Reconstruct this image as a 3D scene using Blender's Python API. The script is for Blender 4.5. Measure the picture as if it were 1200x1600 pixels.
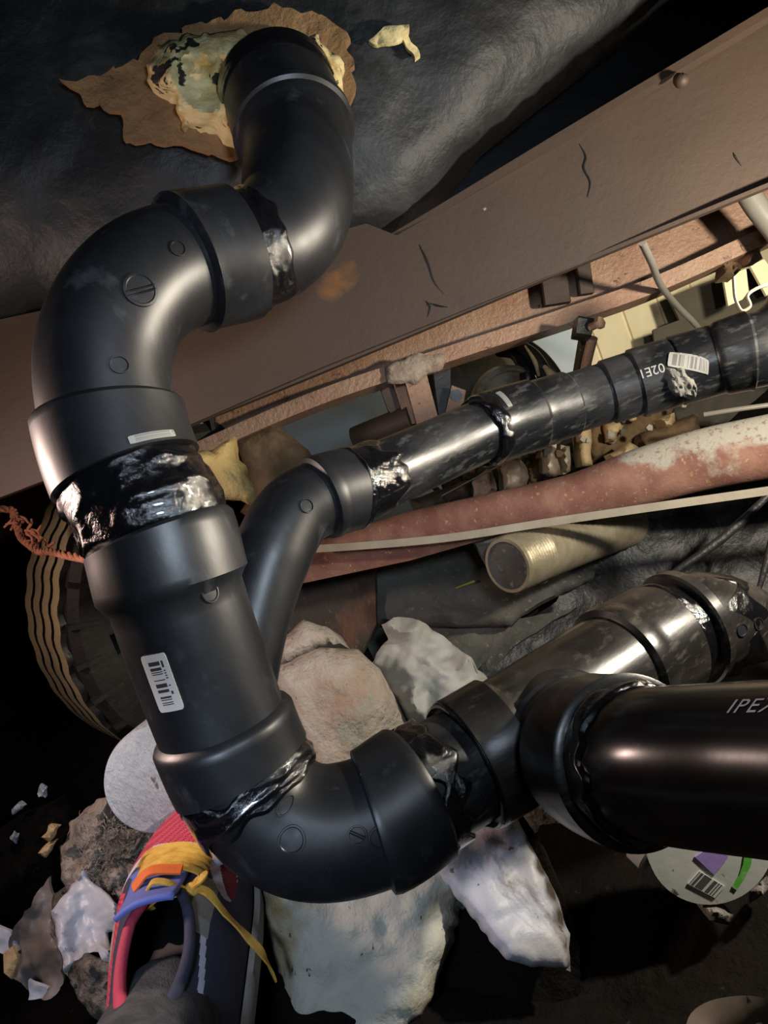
import bpy, bmesh, math, random
import numpy as np
from mathutils import Vector, Matrix, noise
from mathutils.geometry import delaunay_2d_cdt
random.seed(7)
for o in list(bpy.data.objects): bpy.data.objects.remove(o, do_unlink=True)
SC = bpy.context.scene
COL = SC.collection
# ------------------------------------------------------------------ camera
FPX = 1200.0
PITCH, ROLL, CAMZ = math.radians(12), math.radians(24), 0.55
sp, cp, sr, cr = math.sin(PITCH), math.cos(PITCH), math.sin(ROLL), math.cos(ROLL)
Fv = Vector((0, cp, -sp)); U0 = Vector((0, sp, cp)); X0 = Vector((1, 0, 0))
Rv = X0 * cr - U0 * sr; Uv = X0 * sr + U0 * cr
CAM = Vector((0, 0, CAMZ))
cam = bpy.data.cameras.new('camera'); cam.sensor_fit = 'VERTICAL'; cam.sensor_height = 36
cam.lens = FPX / 1600 * 36; cam.clip_start = 0.02
co = bpy.data.objects.new('camera', cam); COL.objects.link(co)
M = Matrix((( Rv.x, Uv.x, -Fv.x), (Rv.y, Uv.y, -Fv.y), (Rv.z, Uv.z, -Fv.z))).to_4x4()
M.translation = CAM; co.matrix_world = M
SC.camera = co
def P(px, py, d):                                  # place in the crawl space seen at this pixel, d metres ahead
    return CAM + Fv * d + Rv * ((px - 600) / FPX * d) - Uv * ((py - 800) / FPX * d)
def proj(p):
    q = p - CAM; d = q.dot(Fv)
    return 600 + q.dot(Rv) / d * FPX, 800 - q.dot(Uv) / d * FPX, d
# ------------------------------------------------------------------ world, exposure, lights
W = bpy.data.worlds.new('world'); SC.world = W; W.use_nodes = True
W.node_tree.nodes['Background'].inputs[0].default_value = (0.5, 0.55, 0.65, 1)
W.node_tree.nodes['Background'].inputs[1].default_value = 0.012
SC.view_settings.view_transform = 'Standard'; SC.view_settings.look = 'None'
SC.view_settings.gamma = 1; SC.view_settings.use_curve_mapping = False
SC.view_settings.exposure = 0.0
def lamp(name, kind, loc, target, power, color, size=0.1, spot=60, blend=0.5):
    l = bpy.data.lights.new(name, kind); l.energy = power; l.color = color
    if kind == 'AREA': l.shape = 'DISK'; l.size = size
    if kind in ('POINT', 'SPOT'): l.shadow_soft_size = size
    if kind == 'SPOT': l.spot_size = math.radians(spot); l.spot_blend = blend
    o = bpy.data.objects.new(name, l); COL.objects.link(o); o.location = loc
    o.rotation_euler = (target - loc).to_track_quat('-Z', 'Y').to_euler()
    return o
# warm-white work lamp standing on the right, cool lamp low on the left, warm glow far left, added fills for the stack side and the far bay
def V(r, u, d): return CAM + Rv * r + Uv * u + Fv * d
lamp('work_lamp', 'SPOT', V(.52, .205, .48), P(760, 760, 1.2), 20, (1.0, 0.90, 0.74), 0.02, 150, 0.3)
lamp('side_fill', 'SPOT', V(.72, .20, .60), P(235, 640, 0.56), 20, (1.0, 0.86, 0.68), 0.03, 25, 0.7)  # added fill, no source of its own; strengthens tan highlights on the stack
lamp('head_lamp', 'SPOT', V(.09, .10, .0), P(420, 560, 0.8), 12, (0.72, 0.85, 1.0), 0.045, 84, 1.0)
lamp('cool_lamp', 'SPOT', V(-.16, -.13, .14), P(400, 1470, 0.75), 4.6, (0.66, 0.79, 1.0), 0.03, 62, 0.6)
lamp('warm_side_lamp', 'AREA', V(-.60, -.02, .62), P(180, 1000, 0.55), 2.6, (1.0, 0.72, 0.62), 0.10)
lamp('far_bay_fill', 'SPOT', V(.85, .50, 1.30), P(900, 560, 2.2), 34, (1.0, 0.88, 0.62), 0.03, 120, 0.4)  # added fill behind the beams, brightens the siding beyond the work lamp's reach

# ------------------------------------------------------------------ materials
MATS = {}
class N:
    def __init__(s, name):
        s.m = bpy.data.materials.new(name); s.m.use_nodes = True; s.t = s.m.node_tree
        s.b = s.t.nodes['Principled BSDF']; s.o = s.t.nodes['Material Output']
    def n(s, kind, **kw):
        x = s.t.nodes.new(kind)
        for k, v in kw.items():
            if k in x.inputs: x.inputs[k].default_value = v
            else: setattr(x, k, v)
        return x
    def l(s, a, b): s.t.links.new(a, b)
    def noise(s, co, scale, detail=6, rough=0.6, dist=0.0):
        x = s.n('ShaderNodeTexNoise'); x.inputs['Scale'].default_value = scale; x.inputs['Detail'].default_value = detail
        x.inputs['Roughness'].default_value = rough; x.inputs['Distortion'].default_value = dist; s.l(co, x.inputs['Vector']); return x.outputs['Fac']
    def ramp(s, fac, lo, hi):
        x = s.n('ShaderNodeMapRange'); x.inputs['From Min'].default_value = lo; x.inputs['From Max'].default_value = hi
        s.l(fac, x.inputs['Value']); return x.outputs['Result']
    def mix(s, fac, a, b):
        x = s.n('ShaderNodeMix', data_type='RGBA')
        if isinstance(fac, (int, float)): x.inputs[0].default_value = fac
        else: s.l(fac, x.inputs[0])
        for i, c in ((6, a), (7, b)):
            if isinstance(c, tuple): x.inputs[i].default_value = (*c, 1)
            else: s.l(c, x.inputs[i])
        return x.outputs[2]
    def math(s, op, a, b=0.0):
        x = s.n('ShaderNodeMath', operation=op)
        for i, c in ((0, a), (1, b)):
            if isinstance(c, (int, float)): x.inputs[i].default_value = c
            else: s.l(c, x.inputs[i])
        return x.outputs[0]
    def coord(s, kind='Object', stretch=(1, 1, 1), rot=(0, 0, 0)):
        t = s.n('ShaderNodeTexCoord'); mp = s.n('ShaderNodeMapping'); mp.inputs['Scale'].default_value = stretch
        mp.inputs['Rotation'].default_value = rot; s.l(t.outputs[kind], mp.inputs['Vector']); return mp.outputs[0]
def pm(name, c1, c2=None, sc=12, lo=0.45, hi=0.6, rough=0.6, rough2=None, metal=0.0, bump=0.3, bsc=60, c3=None, sc3=80, lo3=0.62, hi3=0.66,
       stretch=(1, 1, 1), rot=(0, 0, 0), spec=0.5, coat=0.0, bdist=0.004, c4=None, sc4=5, lo4=0.5, hi4=0.6):
    k = N(name); c = k.coord('Object', stretch, rot)
    col = k.mix(0.0, c1, c1)
    if c2:
        f = k.ramp(k.noise(c, sc), lo, hi); col = k.mix(f, c1, c2)
        if rough2 is not None:
            r = k.n('ShaderNodeMapRange'); r.inputs['To Min'].default_value = rough; r.inputs['To Max'].default_value = rough2
            k.l(f, r.inputs['Value']); k.l(r.outputs[0], k.b.inputs['Roughness'])
    if c4: col = k.mix(k.ramp(k.noise(c, sc4, 8, 0.65, 0.6), lo4, hi4), col, c4)
    if c3: col = k.mix(k.ramp(k.noise(c, sc3, 6, 0.6), lo3, hi3), col, c3)
    k.l(col, k.b.inputs['Base Color'])
    if rough2 is None or not c2: k.b.inputs['Roughness'].default_value = rough
    k.b.inputs['Metallic'].default_value = metal; k.b.inputs['Specular IOR Level'].default_value = spec
    k.b.inputs['Coat Weight'].default_value = coat
    if bump:
        bm_ = k.n('ShaderNodeBump'); bm_.inputs['Strength'].default_value = bump; bm_.inputs['Distance'].default_value = bdist
        k.l(k.noise(c, bsc, 8, 0.6), bm_.inputs['Height']); k.l(bm_.outputs[0], k.b.inputs['Normal'])
    MATS[name] = k.m; return k.m
m_abs = pm('black_abs', (0.008, 0.0085, 0.010), (0.014, 0.015, 0.018), 14, 0.4, 0.7, 0.40, 0.50, bump=0.10, bsc=90, bdist=0.001, c3=(0.06, 0.065, 0.07), sc3=34, lo3=0.60, hi3=0.85, stretch=(1, 1.6, 0.6), spec=0.55)
m_absd = pm('dusty_black_abs', (0.008, 0.009, 0.011), (0.05, 0.05, 0.052), 16, 0.42, 0.72, 0.30, 0.55, bump=0.18, bsc=120, bdist=0.001, c3=(0.13, 0.127, 0.12), sc3=110, lo3=0.55, hi3=0.85, stretch=(.5, .5, 1.6), spec=0.55)
m_abst = pm('mud_stained_abs', (0.012, 0.011, 0.011), (0.055, 0.047, 0.038), 14, 0.42, 0.75, 0.26, 0.50, bump=0.12, bsc=120, bdist=0.001, c3=(0.11, 0.095, 0.08), sc3=110, lo3=0.55, hi3=0.85, stretch=(.5, .5, 1.6), spec=0.6)
m_pipe = pm('glossy_black_pipe', (0.006, 0.006, 0.007), (0.015, 0.015, 0.016), 8, 0.5, 0.8, 0.22, 0.34, bump=0.03, bsc=160, bdist=0.0006, c3=(0.12, 0.11, 0.11), sc3=70, lo3=0.70, hi3=0.76, stretch=(1, 1, 1), spec=0.6)
m_cem = pm('wet_solvent_cement', (0.004, 0.004, 0.005), None, rough=0.09, bump=0.6, bsc=75, bdist=0.004, spec=0.8, coat=0.5)
m_beam = pm('brown_primer_steel', (0.060, 0.036, 0.022), (0.048, 0.031, 0.021), 6, 0.4, 0.7, 0.62, bump=0.25, bsc=130, bdist=0.002, c3=(0.32, 0.28, 0.24), sc3=36, lo3=0.73, hi3=0.75, c4=(0.045, 0.028, 0.022), sc4=14, lo4=0.62, hi4=0.75)
def add_spots(mat, pts, col, rad):
    """rust stains of their own shape at places on the object"""
    t = mat.node_tree; b = t.nodes['Principled BSDF']; lk = b.inputs['Base Color'].links[0]; src = lk.from_socket; t.links.remove(lk)
    tc = t.nodes.new('ShaderNodeTexCoord'); ns = t.nodes.new('ShaderNodeTexNoise'); ns.inputs['Scale'].default_value = 30; ns.inputs['Detail'].default_value = 8; t.links.new(tc.outputs['Object'], ns.inputs['Vector'])
    for p in pts:
        d = t.nodes.new('ShaderNodeVectorMath'); d.operation = 'DISTANCE'; t.links.new(tc.outputs['Object'], d.inputs[0]); d.inputs[1].default_value = p
        m = t.nodes.new('ShaderNodeMath'); m.operation = 'MULTIPLY_ADD'; t.links.new(ns.outputs['Fac'], m.inputs[0]); m.inputs[1].default_value = rad * 1.6; t.links.new(d.outputs['Value'], m.inputs[2])
        mr = t.nodes.new('ShaderNodeMapRange'); mr.inputs['From Min'].default_value = rad * 1.7; mr.inputs['From Max'].default_value = rad * 1.1; t.links.new(m.outputs[0], mr.inputs['Value'])
        mx = t.nodes.new('ShaderNodeMix'); mx.data_type = 'RGBA'; t.links.new(mr.outputs[0], mx.inputs[0]); t.links.new(src, mx.inputs[6]); mx.inputs[7].default_value = (*col, 1); src = mx.outputs[2]
    t.links.new(src, b.inputs['Base Color'])
add_spots(m_beam, [tuple(P(x, y, .85) - P(600, 560, .84)) for x, y in ((520, 448), (545, 430), (25, 575), (20, 560))], (0.20, 0.085, 0.02), 0.026)
m_beam2 = pm('rusty_brown_steel', (0.34, 0.19, 0.12), (0.42, 0.27, 0.18), 10, 0.4, 0.7, 0.34, bump=0.7, bsc=150, bdist=0.004, c3=(0.09, 0.045, 0.025), sc3=60, lo3=0.62, hi3=0.7)
m_tube = pm('rust_and_grey_steel', (0.36, 0.33, 0.30), (0.24, 0.095, 0.06), 6, 0.40, 0.52, 0.8, bump=0.4, bsc=220, bdist=0.002, c3=(0.33, 0.19, 0.10), sc3=140, lo3=0.60, hi3=0.68)
def tube_mat():
    k = N('rust_and_grey_steel'); c = k.coord(); t = k.n('ShaderNodeTexCoord'); s = k.n('ShaderNodeSeparateXYZ'); k.l(t.outputs['Object'], s.inputs[0])
    n1 = k.noise(c, 9, 8, 0.65, 0.3)
    a = k.math('ADD', k.math('MULTIPLY', s.outputs[0], 1.3), k.math('MULTIPLY', k.math('SUBTRACT', s.outputs[2], 0.135), 6.0)); a = k.math('ADD', a, k.math('MULTIPLY', k.math('SUBTRACT', n1, 0.5), 1.3))
    f = k.ramp(a, -0.05, 0.05)
    red = k.mix(k.ramp(k.noise(c, 22), 0.4, 0.65), (0.15, 0.062, 0.046), (0.24, 0.125, 0.09))
    red = k.mix(k.ramp(k.noise(c, 170, 3), 0.62, 0.72), red, (0.38, 0.22, 0.11))
    gry = k.mix(k.ramp(k.noise(c, 160, 3), 0.56, 0.66), (0.30, 0.28, 0.24), (0.20, 0.14, 0.10))
    k.l(k.mix(f, red, gry), k.b.inputs['Base Color']); k.b.inputs['Roughness'].default_value = 0.8
    b = k.n('ShaderNodeBump'); b.inputs['Strength'].default_value = 0.4; b.inputs['Distance'].default_value = 0.002
    k.l(k.noise(c, 220, 6), b.inputs['Height']); k.l(b.outputs[0], k.b.inputs['Normal']); return k.m
m_tube = tube_mat()
m_belly = pm('black_belly_wrap', (0.010, 0.011, 0.012), (0.026, 0.028, 0.029), 7, 0.5, 0.75, 0.55, bump=0.5, bsc=22, bdist=0.01, c3=(0.30, 0.29, 0.26), sc3=34, lo3=0.76, hi3=0.79, c4=(0.075, 0.078, 0.075), sc4=8, lo4=0.56, hi4=0.80)
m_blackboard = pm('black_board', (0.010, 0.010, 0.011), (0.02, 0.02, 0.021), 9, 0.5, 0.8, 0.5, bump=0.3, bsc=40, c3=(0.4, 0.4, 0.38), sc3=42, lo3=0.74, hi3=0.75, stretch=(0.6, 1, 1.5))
m_fibre = pm('tan_fibreboard', (0.26, 0.15, 0.065), (0.17, 0.09, 0.04), 16, 0.4, 0.65, 0.95, bump=0.8, bsc=150, bdist=0.004, c3=(0.06, 0.035, 0.02), sc3=30, lo3=0.66, hi3=0.70)
m_foam = pm('yellow_spray_foam', (0.70, 0.58, 0.30), (0.46, 0.30, 0.08), 22, 0.50, 0.64, 0.7, bump=0.5, bsc=45, bdist=0.01, c3=(0.015, 0.013, 0.010), sc3=26, lo3=0.59, hi3=0.61)
m_yfoam = pm('old_yellow_insulation', (0.62, 0.46, 0.18), (0.36, 0.22, 0.07), 14, 0.45, 0.65, 0.9, bump=0.8, bsc=60, bdist=0.01)
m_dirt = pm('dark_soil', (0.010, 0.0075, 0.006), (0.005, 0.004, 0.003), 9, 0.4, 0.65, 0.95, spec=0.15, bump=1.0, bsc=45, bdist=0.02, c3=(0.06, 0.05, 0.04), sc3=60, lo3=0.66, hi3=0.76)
m_soilgrey = pm('grey_crumbly_soil', (0.32, 0.29, 0.26), (0.10, 0.085, 0.07), 45, 0.42, 0.6, 0.95, bump=1.0, bsc=70, bdist=0.02, c3=(0.38, 0.35, 0.32), sc3=70, lo3=0.62, hi3=0.7)
m_white = pm('white_plaster', (0.52, 0.59, 0.66), (0.42, 0.47, 0.52), 10, 0.4, 0.65, 0.9, bump=1.0, bsc=45, bdist=0.012, c3=(0.16, 0.15, 0.13), sc3=55, lo3=0.66, hi3=0.71, stretch=(1.6, 1, 0.7))
m_stone = pm('pale_stained_bundle', (0.50, 0.46, 0.40), (0.34, 0.24, 0.17), 8, 0.42, 0.66, 0.95, bump=1.0, bsc=40, bdist=0.012, c4=(0.30, 0.31, 0.25), sc4=9, lo4=0.55, hi4=0.65, c3=(0.15, 0.10, 0.07), sc3=90, lo3=0.66, hi3=0.7)
m_sack = pm('muddy_white_sack', (0.50, 0.50, 0.43), (0.32, 0.25, 0.12), 9, 0.50, 0.66, 0.8, bump=0.7, bsc=26, bdist=0.012, c4=(0.06, 0.045, 0.035), sc4=5, lo4=0.56, hi4=0.64, c3=(0.07, 0.05, 0.035), sc3=70, lo3=0.66, hi3=0.69)
m_sackw = pm('white_plastic_panel', (0.46, 0.48, 0.55), (0.30, 0.27, 0.24), 8, 0.45, 0.7, 0.45, bump=0.5, bsc=40, bdist=0.004, c4=(0.07, 0.05, 0.04), sc4=11, lo4=0.50, hi4=0.60, c3=(0.1, 0.08, 0.06), sc3=90, lo3=0.67, hi3=0.7)
m_bag = pm('thin_white_plastic', (0.62, 0.66, 0.74), (0.36, 0.33, 0.31), 9, 0.5, 0.68, 0.35, bump=0.4, bsc=30, bdist=0.006, c3=(0.08, 0.07, 0.06), sc3=60, lo3=0.68, hi3=0.71)
m_fluff = pm('dirty_fibre_wadding', (0.66, 0.58, 0.50), (0.30, 0.25, 0.21), 26, 0.42, 0.65, 1.0, bump=1.0, bsc=90, bdist=0.015, c3=(0.55, 0.5, 0.46), sc3=30, lo3=0.6, hi3=0.7)
m_tarp = pm('dusty_grey_sheeting', (0.115, 0.115, 0.10), (0.05, 0.048, 0.042), 9, 0.4, 0.66, 0.85, bump=0.6, bsc=70, bdist=0.005, c3=(0.22, 0.21, 0.19), sc3=120, lo3=0.6, hi3=0.72, c4=(0.075, 0.06, 0.045), sc4=5, lo4=0.5, hi4=0.6)
m_bsheet = pm('black_plastic_sheeting', (0.018, 0.018, 0.019), (0.05, 0.05, 0.05), 8, 0.45, 0.7, 0.42, bump=0.6, bsc=30, bdist=0.01, c3=(0.12, 0.12, 0.115), sc3=70, lo3=0.62, hi3=0.75)
m_wood = pm('dark_stained_board', (0.040, 0.032, 0.026), (0.12, 0.055, 0.03), 9, 0.5, 0.66, 0.85, bump=0.6, bsc=60, c3=(0.10, 0.09, 0.075), sc3=60, lo3=0.6, hi3=0.7, stretch=(2, 2, 0.4))
m_cream = pm('cream_siding', (0.74, 0.66, 0.48), (0.62, 0.54, 0.37), 4, 0.4, 0.7, 0.6, bump=0.1, bsc=40)
m_blue = pm('grey_blue_panel', (0.26, 0.31, 0.38), (0.22, 0.26, 0.32), 5, 0.4, 0.7, 0.5, bump=0.1, bsc=60, c3=(0.07, 0.07, 0.07), sc3=40, lo3=0.74, hi3=0.76)
m_greyb = pm('grey_board', (0.075, 0.066, 0.052), (0.05, 0.044, 0.035), 6, 0.4, 0.7, 0.85, bump=0.3, bsc=60)
m_junk = pm('rotten_pale_wood', (0.58, 0.44, 0.24), (0.28, 0.17, 0.07), 20, 0.45, 0.68, 0.9, bump=0.8, bsc=60, bdist=0.006)
m_junkd = pm('rotten_brown_wood', (0.17, 0.11, 0.055), (0.07, 0.045, 0.025), 20, 0.45, 0.68, 0.9, bump=0.8, bsc=60, bdist=0.006)
m_enamel = pm('worn_pale_metal', (0.50, 0.43, 0.33), (0.22, 0.16, 0.10), 14, 0.46, 0.62, 0.45, metal=0.3, bump=0.4, bsc=60)
m_rope = pm('red_brown_twine', (0.36, 0.14, 0.08), (0.20, 0.07, 0.04), 60, 0.4, 0.65, 0.95, bump=1.0, bsc=200, bdist=0.004)
m_tread = pm('dusty_tyre_tread', (0.42, 0.33, 0.18), (0.28, 0.23, 0.14), 14, 0.4, 0.65, 0.9, bump=0.6, bsc=160, bdist=0.002)
m_tyre = pm('black_rubber', (0.010, 0.009, 0.008), (0.03, 0.026, 0.018), 12, 0.5, 0.7, 0.7, bump=0.4, bsc=80)
m_foil = pm('dull_foil_duct', (0.44, 0.39, 0.28), (0.26, 0.22, 0.14), 14, 0.4, 0.65, 0.42, metal=0.5, bump=0.3, bsc=60)
m_strip = pm('dusty_white_strip', (0.30, 0.27, 0.21), (0.22, 0.19, 0.15), 14, 0.4, 0.65, 0.7, bump=0.2)
m_wire = pm('grey_cable', (0.30, 0.28, 0.24), None, rough=0.4, bump=0.1)
m_dark = pm('black_rubber_hose', (0.012, 0.012, 0.012), None, rough=0.35, bump=0.2)
m_dust = pm('dried_grey_putty', (0.20, 0.195, 0.17), (0.11, 0.105, 0.09), 50, 0.4, 0.6, 0.95, bump=1.0, bsc=150)
m_ink = pm('white_print', (0.70, 0.78, 0.90), None, rough=0.5, bump=0)
m_inkd = pm('faint_grey_print', (0.28, 0.28, 0.27), None, rough=0.6, bump=0)
m_trou = pm('charcoal_fleece', (0.045, 0.047, 0.052), (0.11, 0.115, 0.125), 40, 0.4, 0.7, 0.95, bump=1.0, bsc=300, bdist=0.003, stretch=(1, 1, 3))
m_skin = pm('skin', (0.50, 0.30, 0.22), None, rough=0.5, bump=0.1)
m_lace = pm('yellow_lace', (0.72, 0.44, 0.08), (0.5, 0.25, 0.03), 60, 0.4, 0.65, 0.8, bump=0.6, bsc=400, bdist=0.001)
m_orange = pm('orange_lining', (0.75, 0.16, 0.03), None, rough=0.8, bump=0.3)
m_lav = pm('lavender_band', (0.62, 0.62, 0.78), None, rough=0.6, bump=0.2)
m_navy = pm('navy_fabric', (0.035, 0.040, 0.075), None, rough=0.8, bump=0.3)
m_blu = pm('blue_tongue', (0.13, 0.17, 0.52), None, rough=0.7, bump=0.2)
m_maroon = pm('dark_red_fabric', (0.20, 0.018, 0.030), None, rough=0.8, bump=0.3)
m_offw = pm('off_white_rubber', (0.36, 0.35, 0.32), (0.25, 0.24, 0.22), 20, 0.4, 0.7, 0.8, bump=0.2)
m_cap = pm('cream_plastic', (0.34, 0.33, 0.25), None, rough=0.7, bump=0.1)
m_tub = pm('white_tub_plastic', (0.55, 0.58, 0.55), (0.42, 0.44, 0.42), 20, 0.4, 0.7, 0.5, bump=0.1, c3=(0.08, 0.07, 0.06), sc3=70, lo3=0.64, hi3=0.68)
m_purple = pm('purple_print', (0.34, 0.24, 0.60), None, rough=0.5, bump=0.1)
m_green = pm('green_print', (0.10, 0.42, 0.05), (0.3, 0.5, 0.25), 40, 0.5, 0.6, rough=0.5, bump=0.1)
def mesh_red():
    k = N('red_mesh_fabric'); c = k.coord('Object', (1, 1, 1), (0.3, 0.2, 0.5))
    v = k.n('ShaderNodeTexVoronoi'); v.inputs['Scale'].default_value = 330; v.inputs['Randomness'].default_value = 0.1; k.l(c, v.inputs['Vector'])
    f = k.ramp(v.outputs['Distance'], 0.28, 0.46)
    k.l(k.mix(f, (0.16, 0.01, 0.03), (0.66, 0.07, 0.13)), k.b.inputs['Base Color']); k.b.inputs['Roughness'].default_value = 0.75; return k.m
m_red = mesh_red()
m_redp = pm('plain_red_fabric', (0.50, 0.05, 0.10), None, rough=0.8, bump=0.2, bsc=300)
def barcode(name, base, ink, u0=0.12, u1=0.88, v0=0.3, v1=0.75, dens=58):
    k = N(name); t = k.n('ShaderNodeTexCoord'); s = k.n('ShaderNodeSeparateXYZ'); k.l(t.outputs['UV'], s.inputs[0])
    w = k.n('ShaderNodeTexWhiteNoise', noise_dimensions='1D'); k.l(k.math('FLOOR', k.math('MULTIPLY', s.outputs[0], dens)), w.inputs['W'])
    bars = k.math('GREATER_THAN', w.outputs['Value'], 0.45)
    def inside(o, a, b): return k.math('MULTIPLY', k.math('GREATER_THAN', o, a), k.math('LESS_THAN', o, b))
    f = k.math('MULTIPLY', k.math('MULTIPLY', bars, inside(s.outputs[0], u0, u1)), inside(s.outputs[1], v0, v1))
    w2 = k.n('ShaderNodeTexWhiteNoise', noise_dimensions='1D'); k.l(k.math('FLOOR', k.math('MULTIPLY', s.outputs[0], dens * 0.8)), w2.inputs['W'])
    f2 = k.math('MULTIPLY', k.math('MULTIPLY', k.math('GREATER_THAN', w2.outputs['Value'], 0.5), inside(s.outputs[0], u0, u1 * 0.8)), inside(s.outputs[1], v0 - 0.13, v0 - 0.05))
    k.l(k.mix(k.math('MAXIMUM', f, f2), base, ink), k.b.inputs['Base Color']); k.b.inputs['Roughness'].default_value = 0.45; return k.m
m_bar = barcode('barcode_label', (0.62, 0.55, 0.50), (0.05, 0.04, 0.04))
m_barg = barcode('dusty_barcode_label', (0.28, 0.28, 0.26), (0.13, 0.13, 0.12), 0.08, 0.92, 0.12, 0.88, 60)
m_bart = barcode('tub_barcode', (0.55, 0.58, 0.55), (0.08, 0.08, 0.08), 0.02, 0.98, 0.02, 0.98, 22)

# ------------------------------------------------------------------ object helpers
def thing(name, label, cat, loc, group=None):
    o = bpy.data.objects.new(name, None); COL.objects.link(o); o.location = loc; o.empty_display_size = 0.05
    tag(o, label, cat, group); return o
def tag(o, label, cat=None, group=None):
    o['label'] = label
    if cat: o['category'] = cat
    if group: o['group'] = group
    return o
def origin_of(p):
    v = Vector((0, 0, 0))
    while p is not None: v = v + p.location; p = p.parent
    return v
def link(name, vs, fs, mats, parent=None, smooth=35, fm=None, uvs=None, struct=False):
    vs = [Vector(v) for v in vs]
    if parent is None:
        xs = [v.x for v in vs]; ys = [v.y for v in vs]; zs = [v.z for v in vs]
        org = Vector(((min(xs) + max(xs)) / 2, (min(ys) + max(ys)) / 2, min(zs)))
    else: org = origin_of(parent)
    me = bpy.data.meshes.new(name); me.from_pydata([v - org for v in vs], [], fs)
    if not isinstance(mats, (list, tuple)): mats = [mats]
    for m in mats: me.materials.append(m)
    if fm: me.polygons.foreach_set('material_index', fm)
    if uvs:
        ul = me.uv_layers.new(name='UVMap')
        for lp in me.loops: ul.data[lp.index].uv = uvs[lp.vertex_index]
    bm = bmesh.new(); bm.from_mesh(me); bmesh.ops.recalc_face_normals(bm, faces=bm.faces); bm.to_mesh(me); bm.free()
    me.polygons.foreach_set('use_smooth', [True] * len(me.polygons))
    me.set_sharp_from_angle(angle=math.radians(smooth))
    o = bpy.data.objects.new(name, me); COL.objects.link(o)
    if parent is None: o.location = org
    else: o.parent = parent
    if struct: o['kind'] = 'structure'
    return o
class Path:                                             # smooth centreline through places
    def __init__(s, pts, closed=False):
        s.c = [p if isinstance(p, Vector) else P(*p) for p in pts]; s.n = len(s.c)
        s.K = 24; s.pts = []; s.fr = []
        for i in range((s.n - 1) * s.K + 1): s.pts.append(s._ev(i / s.K))
        tang = []
        for i in range(len(s.pts)):
            a = s.pts[max(0, i - 1)]; b = s.pts[min(len(s.pts) - 1, i + 1)]; tang.append((b - a).normalized())
        nrm = tang[0].orthogonal().normalized()
        for i, t in enumerate(tang):
            if i:
                q = tang[i - 1].rotation_difference(t); nrm = q @ nrm
            nrm = (nrm - t * nrm.dot(t)).normalized(); s.fr.append((t, nrm.copy(), t.cross(nrm)))
    def _ev(s, u):
        i = min(int(u), s.n - 2); t = u - i
        p1, p2 = s.c[i], s.c[i + 1]
        p0 = s.c[i - 1] if i > 0 else p1 * 2 - p2
        p3 = s.c[i + 2] if i + 2 < s.n else p2 * 2 - p1
        d01, d12, d23 = [max((b - a).length, 1e-6) ** 0.5 for a, b in ((p0, p1), (p1, p2), (p2, p3))]
        m1 = ((p1 - p0) / d01 - (p2 - p0) / (d01 + d12) + (p2 - p1) / d12) * d12
        m2 = ((p2 - p1) / d12 - (p3 - p1) / (d12 + d23) + (p3 - p2) / d23) * d12
        return (p1 * (2 * t**3 - 3 * t**2 + 1) + m1 * (t**3 - 2 * t**2 + t) + p2 * (-2 * t**3 + 3 * t**2) + m2 * (t**3 - t**2))
    def at(s, u):
        x = max(0, min(u * s.K, len(s.pts) - 1)); i = min(int(x), len(s.pts) - 2); f = x - i
        t = (s.fr[i][0].lerp(s.fr[i + 1][0], f)).normalized(); n = (s.fr[i][1].lerp(s.fr[i + 1][1], f)).normalized()
        return s.pts[i].lerp(s.pts[i + 1], f), t, n, t.cross(n)
    def surf(s, u, th, r):
        p, t, n, b = s.at(u); return p + (n * math.cos(th) + b * math.sin(th)) * r
    def locate(s, px, py, r, u0=0, u1=None):            # (u, angle) of the surface place seen at a pixel
        best = None; u1 = u1 if u1 is not None else s.n - 1
        for k in range(3):
            if best is None: us = np.linspace(u0, u1, 60); ths = np.linspace(0, 2 * math.pi, 73)
            else:
                du = (u1 - u0) / 60 / (8 ** (k - 1)); dt = 0.09 / (8 ** (k - 1))
                us = np.linspace(best[1] - du, best[1] + du, 17); ths = np.linspace(best[2] - dt, best[2] + dt, 17)
            best = None
            for u in us:
                p, t, n, b = s.at(u)
                for th in ths:
                    nn = n * math.cos(th) + b * math.sin(th); q = p + nn * r
                    if nn.dot(CAM - q) < 0: continue
                    x, y, d = proj(q); e = (x - px) ** 2 + (y - py) ** 2
                    if best is None or e < best[0]: best = (e, u, th)
        return best[1], best[2]
SEG = 64
def sweep(name, path, prof, mat, parent=None, seg=SEG, cap=True, ridge=None, smooth=35, flat=1.0):
    """rings along the path; prof = [(u, radius), ...], equal u gives a step"""
    rings = []
    for (ua, ra), (ub, rb) in zip(prof[:-1], prof[1:]):
        n = max(1, int(abs(ub - ua) * 10)) if ub != ua else 1
        for k in range(n): f = k / n; rings.append((ua + (ub - ua) * f, ra + (rb - ra) * f))
    rings.append(prof[-1]); vs = []; fs = []
    for u, r in rings:
        for j in range(seg): vs.append(path.surf(u, 2 * math.pi * j / seg, r))
    for i in range(len(rings) - 1):
        for j in range(seg):
            a = i * seg + j; b = i * seg + (j + 1) % seg; fs.append((a, b, b + seg, a + seg))
    if cap: fs.append(tuple(range(seg))[::-1]); fs.append(tuple(range((len(rings) - 1) * seg, len(rings) * seg)))
    return link(name, vs, fs, mat, parent, smooth)
def hubprof(u0, u1, r, rb=None, lip=0.002):            # hub with small moulded lips
    e = (u1 - u0)
    return [(u0, r - 0.002), (u0 + e * 0.03, r), (u1 - e * 0.03, r), (u1, r - 0.002)]
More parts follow.
